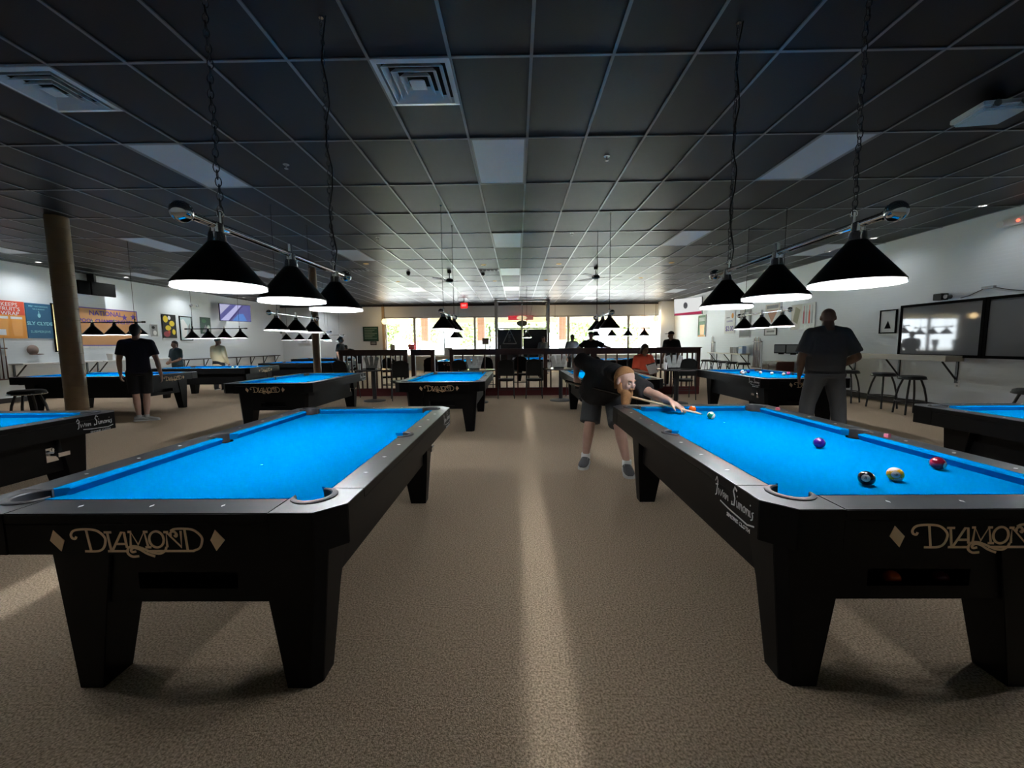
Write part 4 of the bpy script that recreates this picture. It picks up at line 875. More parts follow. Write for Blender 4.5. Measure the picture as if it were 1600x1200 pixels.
def ledge(side, y0, y1, z, label, depth=.34, topm=None, th=.035):
    X = XR if side == 'R' else XL; s = -1 if side == 'R' else 1; t = thing('wall_ledge', label, 'ledge', (X, (y0 + y1) / 2, 0)); h = (y1 - y0) / 2
    a, b = sorted((0, s * depth)); part('board', MB().box(a, b, -h, h, z - th, z), topm or mat('beige_ledge_laminate', (.50, .46, .37), .45), t, bevel=.004)
    n = max(2, round((y1 - y0) / .85))
    for i in range(n):
        yy = -h + .1 + i * (2 * h - .2) / (n - 1); part('bracket', MB().tube([(s * .02, yy, z - th - .33), (s * (depth - .05), yy, z - th - .005)], .016, 6).box(*sorted((0, s * .02)), yy - .02, yy + .02, z - th - .40, z - th - .005), blackmetal, t)
ledge('R', 7.55, 11.2, 1.04, 'beige drink ledge on the right wall above the near stools', th=.10); ledge('R', 14.4, 16.9, .93, 'beige drink ledge on the right wall above the far stools')
ledge('L', 9.95, 11.9, .96, 'short pale ledge on the left wall left of the pillar', .38, white); ledge('L', 12.0, 14.9, .95, 'pale ledge on the left wall under the orange banner', .36, white); ledge('L', 15.2, 21.2, .88, 'dark ledge along the far part of the left wall', .25, dkbase)
t = thing('hat', 'tan brimmed cap hanging on the left wall beside the blue poster', 'hat', (-12.46, 10.47, 1.29)); part('crown', MB().ell((0, 0, 0), .075, .12, .13, None, 18, 12), mat('tan_felt', (.27, .20, .17), .9), t, 2); part('brim', MB().ell((.07, .02, -.11), .10, .15, .014, None, 18, 8), mat('brown_felt', (.12, .07, .05), .9), t, 2)
for yy, l in ((12.25, 'white tub left of two on the left wall ledge'), (12.5, 'white tub right of two on the left wall ledge')): cup(-12.25, yy, .95, l, .08, .2)
t = thing('pitcher', 'clear pitcher with a dark rim on the right wall ledge', 'pitcher', (7.83, 9.62, 1.04)); part('body', MB().ring([(0, 0), (.06, 0), (.075, .22), (.072, .22), (.056, .006), (0, .006)], 20), glass('clear_plastic', (.75, .78, .78), .12), t, True); part('rim', MB().torus((0, 0, .22), .075, .008, 20, 6), blackpad, t, True); part('handle', MB().tube([(0, -.07, .19), (0, -.12, .17), (0, -.12, .07), (0, -.065, .05)], .008, 6), glass('clear_plastic'), t, True)
cup(7.9, 9.95, 1.04, 'small white cup beside the clear pitcher', .04, .1)
for i in range(4): cup(7.9, 14.9 + i * .14, .93, ('first', 'second', 'third', 'fourth')[i] + ' white cup of the row on the far right ledge', .05, .22)
t = thing('napkin_box', 'pale blue box standing on the far right ledge', 'box', (7.9, 14.55, .93)); part('carton', MB().box(-.07, .07, -.12, .12, 0, .26), mat('pale_blue_card', (.35, .5, .75), .5), t, bevel=.004); part('flap', MB().box(-.071, -.069, -.1, .1, .18, .24), paper, t)
def cue_rack(x, y, side, label, n, z0=.55, hmax=1.45):
    t = thing('cue_rack', label, 'cue rack', (x, y, 0)); s = -1 if side == 'R' else 1; w = n * .09
    part('upper_bar', MB().box(*sorted((0, s * .06)), -w / 2, w / 2, 1.32, 1.35), wood, t); part('lower_bar', MB().box(*sorted((0, s * .08)), -w / 2, w / 2, z0 - .03, z0), wood, t); part('back_board', MB().box(*sorted((0, s * .02)), -w / 2, w / 2, z0, 1.35), wallm, t)
    for i in range(n):
        yy = -w / 2 + .06 + i * .085; c = thing('pool_cue', 'thin dark house cue %s in the %s' % (('first', 'second', 'third', 'fourth', 'fifth')[i], label), 'cue', (x + s * .045, y + yy, z0), 0, 'house cues in wall racks'); part('butt', MB().cone((0, 0, 0), (0, 0, .55), .014, .010, 8), wood, c); part('shaft', MB().cone((0, 0, .55), (0, 0, .95 + .05 * (i % 2)), .010, .0065, 8), woodlite if i % 2 else wood, c)
cue_rack(8.1, 13.95, 'R', 'cue rack under the right wall posters', 5, .5); cue_rack(8.1, 17.1, 'R', 'cue rack in front of the green poster', 3, .6); cue_rack(-12.5, 9.75, 'L', 'cue rack at the left edge', 4, .6)
for k, (y, l) in enumerate(((12.55, 'left'), (12.0, 'right'))):
    t = thing('payment_terminal', 'black touch screen terminal on the right wall, %s of the two' % l, 'terminal', (7.95, y, .98), R(-60)); part('screen_case', MB().box(-.17, .17, -.02, .02, 0, .27), blackpad, t, bevel=.006); part('screen', MB().box(-.15, .15, -.024, -.0205, .03, .25), mat('grey_screen', (.28, .3, .3), .2), t); part('stand', MB().box(-.06, .06, .02, .10, -.03, .1), blackpad, t)
t = thing('wooden_cabinet', 'dark wooden cabinet below the terminals on the right', 'cabinet', (7.75, 12.3, 0)); part('carcass', MB().box(-.25, .25, -.35, .35, 0, .75), wood, t, bevel=.006)
for q in (-1, 1): d = part('door', MB().box(-.268, -.252, q * .175 - .165, q * .175 + .165, .05, .70), wood, t, bevel=.004); part('knob', MB().ball((-.278, q * .03, .45), .012), steel, d)

# ------------------------------------------------------------------ things on the walls
SID = {'L': (XL, R(90)), 'R': (XR, R(-90)), 'B': (None, 0)}
def on_wall(side, u, z, name, label, cat, group=None, off=.006):
    if side == 'B': return thing(name, label, cat, (u, YB - off, z), 0, group)
    X, a = SID[side]; return thing(name, label, cat, (X + (off if side == 'L' else -off), u, z), a, group)
def board(t, w, h, m, d=.012, frame=None, fw=.03, name='sheet'):
    o = part(name, MB().box(-w / 2, w / 2, -d, 0, -h / 2, h / 2), m, t)
    if frame:
        for a in ((-w / 2 - fw, w / 2 + fw, h / 2, h / 2 + fw), (-w / 2 - fw, w / 2 + fw, -h / 2 - fw, -h / 2), (-w / 2 - fw, -w / 2, -h / 2, h / 2), (w / 2, w / 2 + fw, -h / 2, h / 2)): part('frame_strip', MB().box(a[0], a[1], -d - .012, 0, a[2], a[3]), frame, t)
    return o
def patch(t, x0, x1, z0, z1, m, d, name='printed_patch'): return part(name, MB().box(x0, x1, -d - .0012, -d, z0, z1), m, t)
def blob(t, cx, cz, rx, rz, m, d, name='printed_patch', n=20): 
    pts = [(cx + rx * math.cos(2 * math.pi * i / n), cz + rz * math.sin(2 * math.pi * i / n)) for i in range(n)]
    return part(name, MB().loft([[(x, -d, z) for x, z in pts], [(x, -d - .0012, z) for x, z in pts]]), m, t)
def polyp(t, pts, m, d, name='printed_patch'): return part(name, MB().loft([[(x, -d, z) for x, z in pts], [(x, -d - .0012, z) for x, z in pts]]), m, t)
red = mat('poster_red', (.62, .07, .03), .6); oran = mat('poster_orange', (.72, .28, .03), .6); blu = mat('poster_blue', (.015, .11, .22), .6); cyan = mat('poster_cyan', (.25, .6, .68), .6); yel = mat('poster_yellow', (.75, .55, .02), .6); grn = mat('poster_green', (.05, .16, .07), .6); grn2 = mat('poster_dark_green', (.02, .07, .045), .5); purple = mat('banner_purple', (.09, .045, .30), .6); amber = mat('beer_amber', (.75, .30, .02), .4); pgrey = mat('poster_grey', (.25, .25, .25), .6); plum = mat('poster_plum', (.30, .03, .05), .6)
t = on_wall('L', 10.08, 2.04, 'beer_poster', 'orange and red beer poster with glasses at the left edge', 'poster'); board(t, .66, .92, oran); patch(t, -.33, .33, .12, .46, red, .012)
for k, w in enumerate(('KEEPS', "FRUIT'S", 'WRAP')): text(w, .13, paper, 'lettering', t, (.02, -.0142, .37 - k * .11), sx=1.0)
for q in (-.15, .14): polyp(t, [(q - .09, -.40), (q + .09, -.40), (q + .12, .02), (q - .12, .02)], amber, .012, 'printed_glass'); polyp(t, [(q - .12, .02), (q + .12, .02), (q + .12, .08), (q - .12, .08)], paper, .012, 'printed_foam')
patch(t, -.30, -.10, -.38, -.24, paper, .0134)
t = on_wall('L', 10.72, 2.04, 'cider_poster', 'blue cider poster with pale lettering left of the pillar', 'poster'); board(t, .58, .9, blu)
text('MEET PROGRESSIVE', .05, cyan, 'lettering', t, (0, -.0135, .37)); text('THE SUBMERGE', .04, cyan, 'lettering', t, (0, -.0135, .30)); text('SLY CLYDE', .12, cyan, 'lettering', t, (0, -.0135, -.07), bold=.004); text('SUBMERSIVE', .085, cyan, 'lettering', t, (0, -.0135, -.28)); blob(t, 0, .14, .035, .055, cyan, .012); polyp(t, [(-.008, .19), (.008, .19), (.008, .26), (-.008, .26)], cyan, .012)
t = on_wall('L', 11.08, 1.88, 'narrow_mirror', 'tall narrow gold and black frame beside the pillar', 'mirror'); board(t, .08, 1.25, mat('gold_trim', (.55, .42, .18), .3, .6), .015, framem, .03)
t = on_wall('L', 12.6, 1.95, 'championship_banner', 'orange banner with purple lettering and stars behind the pillar', 'banner'); board(t, 1.85, 1.12, mat('banner_orange', (.56, .27, .10), .6), .01); 
for a in ((-.925, .925, .53, .56), (-.925, .925, -.56, -.53), (-.925, -.895, -.53, .53), (.895, .925, -.53, .53)): patch(t, *a, purple, .01, 'border')
text('NATIONAL', .2, purple, 'lettering', t, (-.1, -.0115, .40), bold=.003); text('POOL CHAMPIONSHIPS', .16, purple, 'lettering', t, (-.08, -.0115, .17), sx=.98, bold=.003)
for sx_, sz in ((.48, .33), (.78, .36)): polyp(t, [(sx_ + (.11 if i % 2 == 0 else .045) * math.sin(math.pi * i / 5), sz + (.11 if i % 2 == 0 else .045) * math.cos(math.pi * i / 5)) for i in range(10)], purple, .0112, 'printed_star')
t = on_wall('L', 12.15, 1.43, 'notice_sheet', 'row of white notice sheets under the orange banner', 'notice', off=.012)
for k in range(4): part('sheet', MB().box(-.48 + k * .25, -.25 + k * .25, -.003, 0, -.10 - .01 * (k % 2), .10), paper, t)
t = on_wall('L', 14.12, 1.91, 'small_photo', 'small grey framed photo left of the yellow poster', 'picture'); board(t, .25, .4, pgrey, .012, paper, .01); blob(t, .02, -.08, .07, .08, paper, .012); blob(t, -.03, .1, .06, .05, blackpad, .012)
t = on_wall('L', 14.75, 2.08, 'bottle_poster', 'black poster with yellow and red shapes', 'poster'); board(t, .56, .82, blackpad, .014, blackpad, .01)
for x, z, rx, rz, m in ((-.14, .25, .1, .12, yel), (.12, .1, .11, .10, yel), (-.05, -.06, .12, .09, yel), (.18, -.2, .07, .1, yel), (-.12, -.28, .14, .10, plum), (.02, .3, .06, .07, paper), (-.02, -.2, .05, .06, red)): blob(t, x, z, rx, rz, m, .014)
t = on_wall('L', 15.5, 2.03, 'framed_map', 'black framed pale poster with blue patches beside the yellow poster', 'picture'); board(t, .52, .85, mat('pale_blue_print', (.42, .55, .56), .4), .014, framem, .03); polyp(t, [(-.2, -.35), (.0, -.3), (.08, .1), (-.1, .35), (-.22, .3)], paper, .014); polyp(t, [(.08, -.3), (.2, -.3), (.2, .2), (.12, .1)], pgrey, .014)
t = on_wall('L', 16.5, 2.18, 'green_poster', 'dark green poster left of the blue television', 'poster'); board(t, .55, .66, grn2, .012); polyp(t, [(-.2, -.25), (.0, .05), (.15, -.28)], pgrey, .012); blob(t, .14, -.1, .10, .13, mat('pale_green', (.35, .45, .38), .6), .012); blob(t, -.08, .18, .12, .08, grn, .012)
def tv(x, y, z, rz, w, h, label, paint, tilt=8):
    t = thing('television', label, 'television', (x, y, z), rz); t.rotation_euler = (R(tilt), 0, rz)
    part('case', MB().box(-w / 2, w / 2, 0, .05, -h / 2, h / 2), blackpad, t, bevel=.006); part('bracket', MB().box(-.06, .06, .05, .64, -.06, .06), blackmetal, t); 
    s = part('screen', MB().box(-w / 2 + .015, w / 2 - .015, -.004, 0, -h / 2 + .015, h / 2 - .015), glow('screen_%s' % label[16:26].replace(' ', '_'), paint[0], paint[1]), t); return t
t = tv(-11.95, 17.55, 2.76, R(62), 1.25, .72, 'television with blue and purple picture on the left wall', ((.10, .10, .28), .34), 0)
polyp(t, [(-.6, -.33), (-.3, -.33), (.25, .33), (.05, .33)], glow('screen_lilac', (.45, .45, .72), 0.34), .004, 'picture_area'); polyp(t, [(-.6, .33), (-.6, -.1), (-.2, .33)], glow('screen_pale', (.5, .5, .7), 0.29), .004, 'picture_area'); polyp(t, [(-.15, -.33), (.45, -.33), (.3, -.02), (.1, -.05)], glow('screen_blue', (.10, .25, .65), 0.29), .004, 'picture_area'); polyp(t, [(-.28, -.33), (-.22, -.33), (.33, .33), (.28, .33)], glow('screen_dark', (.08, .06, .2), 0.25), .0045, 'picture_area')
t = tv(7.60, 18.6, 2.93, R(-52), 1.32, .76, 'television with a white and red picture in the right corner', ((.80, .81, .80), .30), 4)
polyp(t, [(-.64, -.36), (.64, -.36), (.64, -.24), (-.64, -.28)], glow('screen_red', (.45, .02, .08), 0.29), .004, 'picture_area'); blob(t, -.1, .05, .10, .14, glow('screen_grey', (.10, .10, .11), 0.25), .004, 'picture_area')
t = thing('television', 'dark switched-off television pair high on the left wall', 'television', (-12.2, 12.05, 3.04), R(86)); part('case', MB().box(-.5, -.19, 0, .06, -.19, .19).box(-.17, .5, 0, .06, -.19, .19), framem, t, bevel=.004); part('screen', MB().box(-.155, .485, -.003, 0, -.175, .175), mat('dark_screen', (.002, .002, .002), .5, spec=.08), t); part('bracket', MB().box(-.03, .03, .06, .285, -.05, .42), blackmetal, t)
t = on_wall('L', 15.9, 2.9, 'emergency_light', 'twin head emergency light on the left wall', 'emergency light'); part('housing', MB().box(-.1, .1, -.06, 0, -.05, .05), white, t, bevel=.005)
for q in (-1, 1): part('lamp_head', MB().cyl((q * .16, -.06, .02), (q * .16, -.11, .02), .05, 14), greyp, t)
# back wall
t = on_wall('B', -7.75, 1.94, 'green_board', 'green lettered board on the back wall left of the windows', 'sign'); board(t, .78, .74, grn2, .02, framem, .015)
for k in range(7): patch(t, -.33, .33 - .12 * (k % 3), .27 - k * .085, .29 - k * .085, mat('pale_green', (.35, .45, .38)), .02, 'printed_line')
t = on_wall('B', -7.62, 1.45, 'framed_photo', 'small dark frame under the green board', 'picture'); board(t, .26, .13, pgrey, .015, framem, .03)
t = on_wall('B', -11.3, 1.57, 'thermostat_box', 'small white box on the left part of the back wall', 'box'); part('cover', MB().box(-.28, .28, -.06, 0, -.10, .10), mat('pale_plastic', (.55, .56, .57), .5), t, bevel=.008); part('dial', MB().box(-.1, .1, -.066, -.06, -.03, .05), greyp, t)
# right wall
for k, (yc, w) in enumerate(((8.05, 1.48), (6.45, 1.50))):
    t = on_wall('R', yc, 1.53, 'glazed_board', ('left wide black framed glass board above the right ledge', 'right black framed glass board cut off by the right edge')[k], 'board'); board(t, w, .95, mat('grey_glazed_backing', (.17, .175, .18), .035, spec=.30), .02, framem, .05, 'glass_sheet')
t = on_wall('R', 9.13, 1.74, 'framed_print', 'small black framed print left of the glass boards', 'picture'); board(t, .36, .46, mat('pale_print', (.46, .47, .46), .5), .015, framem, .025); polyp(t, [(-.08, -.15), (.08, -.15), (.02, -.02), (.0, .02), (-.02, -.02)], framem, .015)
t = on_wall('R', 7.95, 2.10, 'speaker', 'small black speaker on top of the left glass board', 'speaker', off=.02); part('cabinet', MB().box(-.11, .05, -.14, 0, -.02, .1), blackpad, t, bevel=.006); part('lens', MB().cyl((.1, -.12, .03), (.1, -.02, .03), .04, 16), mat('camera_barrel', (.06, .06, .06), .2), t)
t = on_wall('R', 7.25, 2.22, 'wall_bracket_lamp', 'small grey fitting with cables above the glass boards', 'fitting', off=.0); part('plate', MB().box(-.09, .09, -.05, 0, -.02, .02), greyp, t); part('cable', MB().tube([(-.08, -.01, -.01), (-.3, -.01, -.1), (-.45, -.01, -.13)], .006, 6), blackmetal, t); part('cable', MB().tube([(.08, -.01, -.01), (.3, -.01, -.08), (.5, -.01, -.12)], .006, 6), blackmetal, t)
t = on_wall('R', 6.95, 3.22, 'smoke_alarm', 'white alarm fitting with a red light near the right edge', 'alarm'); part('base', MB().box(-.16, .16, -.08, 0, -.06, .06), white, t, bevel=.012); part('lamp_head', MB().cyl((-.16, -.1, 0), (-.16, -.04, 0), .055, 16), white, t); part('red_lamp', MB().ball((.08, -.085, 0), .022), glow('red_lamp', (1, .1, .05), 1.2), t)
t = on_wall('R', 7.62, .52, 'wall_outlet', 'white wall outlet between the near stools', 'outlet'); part('plate', MB().box(-.04, .04, -.006, 0, -.06, .06), white, t)
for q in (-1, 1): part('socket', MB().box(-.016, .016, -.008, -.006, q * .03 - .016, q * .03 + .016), greyp, t)
t = on_wall('R', 18.2, 2.05, 'green_poster', 'tall green poster with a beer glass on the right wall', 'poster'); board(t, .72, .92, grn, .012, white, .01); polyp(t, [(-.16, -.42), (.2, -.42), (.24, .05), (-.2, .05)], amber, .012, 'printed_glass'); patch(t, -.28, .28, .2, .36, mat('pale_green', (.35, .45, .38)), .012); patch(t, -.36, .36, -.46, -.40, oran, .012)
t = on_wall('R', 15.85, 2.12, 'price_sign', 'white price sign reading two dollars on the right wall', 'sign'); board(t, .76, .92, paper, .012); text('$2.00', .26, purple, 'price', t, (0, -.0135, -.28), bold=.004); text('DOMESTIC', .09, purple, 'lettering', t, (0, -.0135, .0)); blob(t, .2, .2, .08, .10, oran, .012); patch(t, -.25, .0, .12, .16, pgrey, .012)
t = on_wall('R', 14.8, 1.98, 'grey_poster', 'grey photo poster behind the right hand lamp', 'poster'); board(t, .7, .98, pgrey, .012); polyp(t, [(-.33, -.45), (.33, -.45), (.33, -.15), (-.33, -.1)], mat('poster_darkgrey', (.07, .07, .065), .6), .012); blob(t, -.12, .22, .14, .16, blackpad, .012); polyp(t, [(.02, .0), (.25, .0), (.2, .4), (.06, .4)], paper, .012)
t = on_wall('R', 13.25, 2.2, 'pizza_poster', 'pale poster with a brown wedge above the right hand lamp', 'poster'); board(t, .72, .64, mat('poster_cream', (.58, .55, .46), .6), .012); polyp(t, [(0, -.28), (.28, .12), (-.28, .12)], mat('poster_rust', (.42, .17, .08), .6), .012); patch(t, -.3, .3, .18, .28, pgrey, .012)
t = on_wall('R', 13.3, 1.65, 'framed_certificate', 'small white framed certificate under the right hand lamp', 'picture'); board(t, .6, .2, paper, .012, framem, .015); patch(t, -.2, .2, -.02, .04, pgrey, .012)
t = on_wall('R', 11.85, 2.03, 'beer_banner', 'pale banner with bottles left of the bald man', 'banner'); board(t, .98, .72, mat('banner_silver', (.44, .44, .42), .35), .012); polyp(t, [(-.45, -.35), (-.1, -.35), (-.02, .35), (-.45, .35)], mat('poster_cream', (.58, .55, .46)), .012); polyp(t, [(-.4, -.1), (-.2, -.2), (-.1, .2), (-.3, .3)], mat('poster_olive', (.28, .27, .15), .6), .0134)
for k, q in enumerate((.05, .16, .27, .38)): polyp(t, [(q - .03, -.2), (q + .03, -.2), (q + .03, .1), (q + .01, .18), (q + .01, .3), (q - .01, .3), (q - .01, .18), (q - .03, .1)], (plum, pgrey, red, pgrey)[k], .012, 'printed_bottle')
text('BEER', .12, paper, 'lettering', t, (.22, -.0136, -.28))
t = on_wall('R', 21.7, 1.8, 'tall_frame', 'narrow framed print in the far right corner', 'picture'); board(t, .5, 1.1, paper, .012, framem, .04); blob(t, 0, .2, .12, .14, pgrey, .012); blob(t, .05, -.25, .1, .12, pgrey, .012)

# ------------------------------------------------------------------ windows and glass entrance
gl = glass('window_glass', (.97, .98, .97), .05)
def window(n, x0, x1, split=None):
    w = struct('window_%d' % n, MB().box(x0, x1, YB + .02, YB + .10, 2.74, 2.82).box(x0, x1, YB + .02, YB + .10, .76, .82).box(x0, x0 + .06, YB + .02, YB + .10, .82, 2.74).box(x1 - .06, x1, YB + .02, YB + .10, .82, 2.74), alum)
    if split: part('mullion', MB().box(split[0] - .035, split[0] + .035, YB + .03, YB + .09, .82, split[1]), alum, w)
    part('pane', MB().box(x0 + .06, x1 - .06, YB + .055, YB + .062, .82, 2.74), gl, w)
for n, a in enumerate(((-6.98, -5.42, None), (-5.42, -2.22, (-3.86, 2.74)), (-2.22, -1.05, None), (-1.05, 1.62, (.25, 2.74)), (1.62, 2.72, None), (2.72, 5.88, (4.28, 2.74)), (5.88, 7.5, None)), 1): window(n, *a)
t = thing('entrance_vestibule', 'grey framed glass entrance box with black lower doors', 'entrance', (.26, 19.6, 0))
def bar(x0, x1, y0, y1, z0, z1, n='frame_bar'): return part(n, MB().box(x0, x1, y0, y1, z0, z1), alum, t)
bar(-1.30, -1.18, 0, .1, 0, 3.40); bar(1.18, 1.30, 0, .1, 0, 3.40); bar(-1.3, 1.3, 0, .1, 3.34, 3.42); bar(-.03, .03, 0, .08, 0, 3.34); bar(-1.18, 1.18, 0, .08, 2.04, 2.10); bar(-1.30, -1.22, .1, 2.2, 3.3, 3.4); bar(1.22, 1.3, .1, 2.2, 3.3, 3.4); bar(-1.28, -1.2, 1.1, 1.18, 0, 3.3); bar(1.2, 1.28, 1.1, 1.18, 0, 3.3)
for s in (-1, 1):
    part('transom_pane', MB().box(*sorted((s * .03, s * 1.18)), .035, .042, 2.10, 3.34), gl, t); part('side_pane', MB().box(s * 1.25 - .003, s * 1.25 + .003, .1, 2.2, .0, 3.3), gl, t)
    d = part('door', MB().box(*sorted((s * .04, s * 1.17)), .02, .06, .02, 2.03), mat('black_door_panel', (.012, .012, .013), .25, spec=.5), t); part('pull_handle', MB().tube([(s * 1.05, .02, .95), (s * 1.05, -.04, .97), (s * 1.05, -.04, 1.25), (s * 1.05, .02, 1.27)], .012, 8), steel, d)
    if s < 0:
        e = MB(); gm = mat('pale_logo_grey', (.30, .30, .28), .6)
        for a, b in (((-.32, -.32), (.0, .34)), ((.0, .34), (.32, -.32)), ((.32, -.32), (-.32, -.32))): e.stroke([a, b], .035, .004)
        lg = part('triangle_logo', e, gm, d, loc=(-.60, .018, 1.68)); text('E', .26, gm, 'letter', d, (-.60, .0165, 1.70)); text('27', .13, gm, 'number', d, (-.60, .0165, 1.50))
t = thing('neon_sign', 'red window sign with a pale oval in the entrance transom', 'sign', (.21, 21.55, 2.69)); part('panel', MB().box(-.65, .65, -.03, .03, -.11, .11), glow('sign_red', (.75, .03, .05), .28), t)
part('emblem', MB().loft([[(.06 + .28 * math.cos(a), y, .10 * math.sin(a)) for a in [2 * math.pi * i / 20 for i in range(20)]] for y in (-.036, -.031)]), glow('sign_oval', (.9, .8, .5), .33), t); part('end_panel', MB().box(.3, .64, -.035, -.031, -.1, .1), glow('sign_rust', (.35, .12, .09), .3), t); text('OPEN', .11, glow('sign_gold', (.9, .4, .05), .35), 'lettering', t, (.06, -.039, 0)); part('cord', MB().cyl((.5, 0, .11), (.62, -.1, .75), .006, 6), blackmetal, t)
t = thing('oval_sign', 'plain grey oval sign in the entrance transom', 'sign', (.27, 21.5, 2.40)); part('plaque', MB().loft([[(.28 * math.cos(a), y, .15 * math.sin(a)) for a in [2 * math.pi * i / 28 for i in range(28)]] for y in (-.01, .01)]), mat('sign_back_grey', (.13, .13, .12), .6), t); part('hook', MB().cyl((0, 0, .17), (0, 0, .36), .006, 6), blackmetal, t)
t = thing('flag', 'small striped flag on a dark pole left of the entrance', 'flag', (-1.34, 20.9, 0)); part('pole', MB().cyl((0, 0, .02), (-.03, 0, 2.42), .014, 8), blackmetal, t); part('stand', MB().ring([(0, .03), (.14, .02), (.15, 0), (0, 0)], 18), blackmetal, t)
for k in range(7): part('stripe', MB().prism([(-.02 - .01 * k, -.012), (.03 + .012 * (k % 3) - .012 * k, -.02), (.03 + .012 * (k % 3) - .012 * k, .02), (-.02 - .01 * k, .012)], 1.05 + (6 - k) * .11, 1.165 + (6 - k) * .11), mat('flag_red', (.55, .05, .06), .7) if k % 2 == 0 else paper, t)
part('canton', MB().prism([(-.05, -.014), (-.0, -.018), (-.0, .018), (-.05, .014)], 1.83, 2.15), mat('flag_blue', (.03, .04, .15), .7), t)
t = thing('mail_box', 'dark box in the window left of the flag', 'box', (-1.62, 21.4, 1.50)); part('case', MB().box(-.17, .17, -.06, .06, -.16, .16), mat('brown_grey_box', (.06, .05, .045), .6), t, bevel=.006); part('slot', MB().box(-.1, .1, -.064, -.06, .06, .08), void, t); part('post', MB().box(-.03, .03, -.03, .03, -1.5, -.16), alum, t)
for x, z, m, l, w_ in ((-6.56, 1.24, pgrey, 'grey placard on the window sill at the left', .26), (-5.56, 1.24, mat('placard_red', (.6, .03, .05), .5), 'red placard on the window sill beside the first mullion', .34)):
    t = thing('window_placard', l, 'sign', (x, 21.7, 1.0)); part('board', MB().box(-w_ / 2, w_ / 2, -.01, .01, .1, .38), m, t); part('foot', MB().box(-.06, .06, -.05, .05, -.24, .1), blackmetal, t)
    if w_ > .3: text('FOR SALE', .07, paper, 'lettering', t, (0, -.012, .24))
for x, l in ((-6.84, 'glowing globe pendant at the left end of the windows'), (1.97, 'glowing globe pendant right of the entrance'), (7.13, 'glowing globe pendant at the right end of the windows')):
    t = thing('globe_pendant', l, 'lamp', (x, 21.4, 2.56), 0, 'globe pendants by the windows'); part('globe', MB().ell((0, 0, 0), .14, .14, .155, None, 20, 14), glow('warm_globe', (1, .72, .30), .8), t, 2); part('cord', MB().cyl((0, 0, .15), (0, 0, .90), .008, 6), blackmetal, t); part('cap', MB().ring([(.05, .14), (.04, .18), (0, .19)], 14), blackmetal, t, True)
    l = bpy.data.lights.new('globe_light', 'POINT'); l.energy = 3; l.color = (1, .7, .35); l.shadow_soft_size = .14; o = bpy.data.objects.new('globe_light', l); COL.objects.link(o); o.parent = t; o.location = (0, -.22, 0)
# things on the sill: low radiator-like shelf boxes seen over the gap
t = thing('planter_box', 'pale box on the sill behind the railing gap', 'box', (-3.6, 21.75, .76 - .1)); part('case', MB().box(-.2, .2, -.15, .12, .1, .5), mat('pale_plastic', (.55, .56, .57)), t, bevel=.01); part('lid', MB().box(-.21, .21, -.16, .13, .5, .53), paper, t)

# ------------------------------------------------------------------ outdoors
struct('ground', MB().box(-70, 70, YB + .2, 110, -.35, -.15), mat('pale_asphalt', (.42, .41, .40), .9, mix=((.5, .49, .48), .6, .3, 4)))
struct('sidewalk', MB().box(-30, 30, YB + .2, 25.2, -.15, -.02), conc)
struct('roof', MB().box(-15, 12, YF - 1, 25.0, 3.75, 3.95), mat('roof_white', (.6, .6, .58), .8))
struct('soffit', MB().box(-15, 12, YB + .25, 25.0, 2.95, 3.05), mat('yellow_soffit', (.60, .52, .36), .7))
struct('fascia', MB().box(-15, 12, 24.8, 25.0, 2.62, 3.95), mat('yellow_fascia', (.62, .52, .33), .7))
brick = mat('red_brick', (.36, .15, .09), .85, mix=((.52, .30, .2), 30, .3, 3)); mortar = mat('mortar', (.5, .46, .42), .9)
bk = MB().box(-.096, .096, -.01, .0, -.032, .032).mesh('brick', brick)
for k, x in enumerate((-5.37, -2.08, 2.65, 7.39)):
    t = thing('brick_column', 'red brick porch column outside, %s from the left' % ('first', 'second', 'third', 'fourth')[k], 'column', (x, 24.3, 0)); part('core', MB().box(-.205, .205, -.205, .205, -.05, 2.96), mortar, t)
    for i in range(17):
        for j in range(2): link('brick', bk, t, (-.102 + j * .205 + (.0 if i % 2 else 0), -.205, 1.62 + i * .078))
    part('base_cladding', MB().box(-.23, .23, -.23, .23, -.05, 1.55), white, t)
def car(x, y, rz, m, label):
    t = thing('car', label, 'car', (x, y, -.15), rz); prof = [(-2.2, .35), (-2.25, .62), (-2.05, .86), (-1.5, .92), (-.95, 1.36), (.55, 1.40), (1.2, .98), (2.0, .86), (2.2, .6), (2.15, .32)]
    part('car_body', MB().loft([[(a, s * (.86 if b < 1 else .66), b) for a, b in prof] for s in (-1, 1)]), m, t, bevel=.05)
    for s in (-1, 1):
        part('side_window', MB().loft([[(a, s * (.80 - .26 * (b - .95)) + e * s, b) for a, b in ((-1.25, .97), (-.85, 1.30), (.45, 1.33), (1.0, .99))] for e in (0, .02)]), mat('dark_car_glass', (.03, .04, .05), .1), t)
        for a in (-1.35, 1.35): w = part('wheel', MB().cyl((a, s * .70, .32), (a, s * .88, .32), .32, 20), blackpad, t); part('hub', MB().cyl((a, s * .881, .32), (a, s * .89, .32), .18, 16), steel, w)
wcar = mat('white_car_paint', (.75, .76, .76), .2); scar = mat('silver_car_paint', (.45, .5, .55), .25)
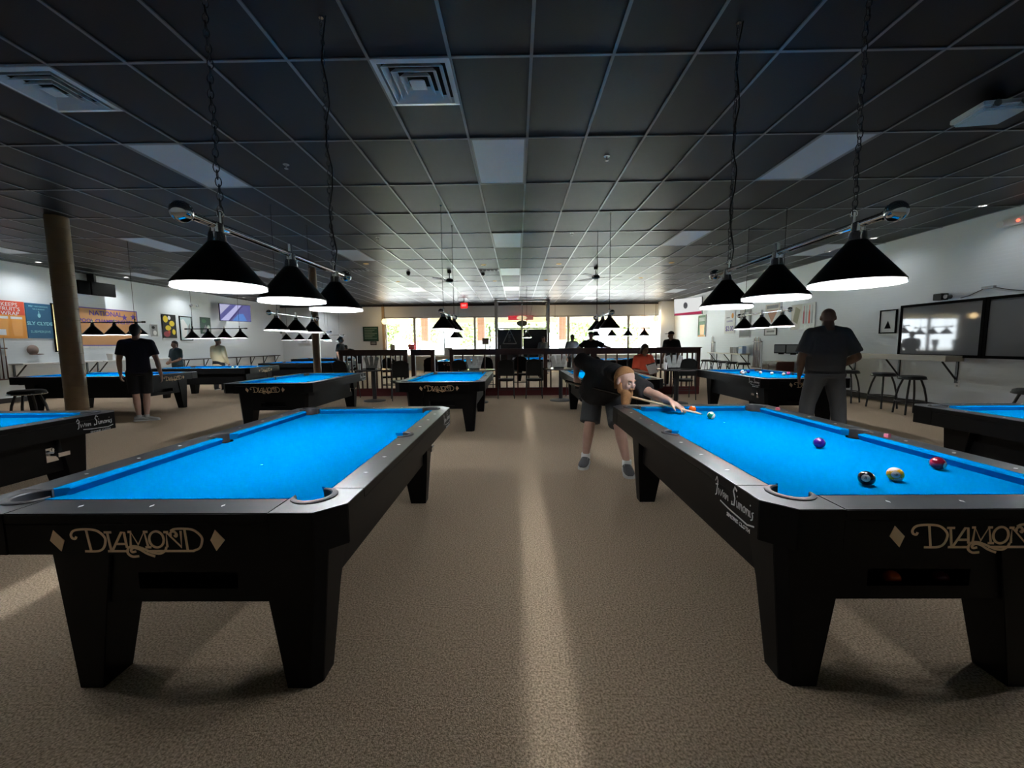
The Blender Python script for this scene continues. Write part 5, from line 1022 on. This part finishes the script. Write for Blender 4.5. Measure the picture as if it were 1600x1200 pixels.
car(-6.8, 31, R(8), wcar, 'white car parked outside the left windows'); car(-2.6, 34, R(4), scar, 'silver car parked behind the left white car'); car(6.0, 31, R(175), wcar, 'white car parked outside the right windows'); car(3.0, 37, R(180), scar, 'silver car farther out beyond the right windows')
leafm = [mat('leaf_green', (.19, .27, .10), .7, mix=((.28, .35, .14), 2, .3, 3)), mat('leaf_light', (.34, .38, .17), .7, mix=((.42, .44, .22), 2, .3, 3))]
def tree(x, y, h, r, k, label):
    t = thing('tree', label, 'tree', (x, y, -.2)); part('trunk', MB().tube([(0, 0, 0), (.1, 0, h * .3), (.0, .1, h * .6)], [.18, .14, .08], 8), mat('bark', (.12, .085, .06), .9), t)
    rng = random.Random(k); m = MB()
    for i in range(6000):
        a, b, q = rng.uniform(0, 6.283), rng.uniform(-1, 1), rng.random() ** .33; lump = 1 + .25 * math.sin(3 * a + k) * math.cos(4 * b)
        c = V((math.cos(a) * math.sqrt(1 - b * b) * r * q * lump, math.sin(a) * math.sqrt(1 - b * b) * r * q * lump, h * .62 + b * h * .46 * q * lump)); s = rng.uniform(.10, .20)
        M = Euler((rng.uniform(0, 6), rng.uniform(0, 6), rng.uniform(0, 6))).to_matrix(); m.add([c + M @ V(p) * s for p in ((-.5, -1, 0), (.5, -.6, 0), (.5, .8, .1), (-.4, .9, 0))], [(0, 1, 2, 3)])
    stuff(part('foliage', m, leafm[k % 2], t))
for k, (x, y, h, r, l) in enumerate(((-15, 46, 7.5, 2.5, 'leftmost green tree outside'), (-9.6, 42, 6.5, 2.5, 'bright green tree outside the far left window'), (-4.2, 44, 7, 2.5, 'green tree outside behind the left parked cars'), (1.2, 43, 6, 2.5, 'green tree outside beyond the entrance'), (6.4, 46, 7, 2.4, 'green tree outside right of the entrance'), (12, 44, 7, 2.5, 'rightmost green tree outside'))): tree(x, y, h, r, k, l)
struct('grass_verge', MB().box(-60, 60, 39, 60, -.15, -.05), mat('sunny_grass', (.20, .30, .07), .9, bump=(20, .5, .05)))
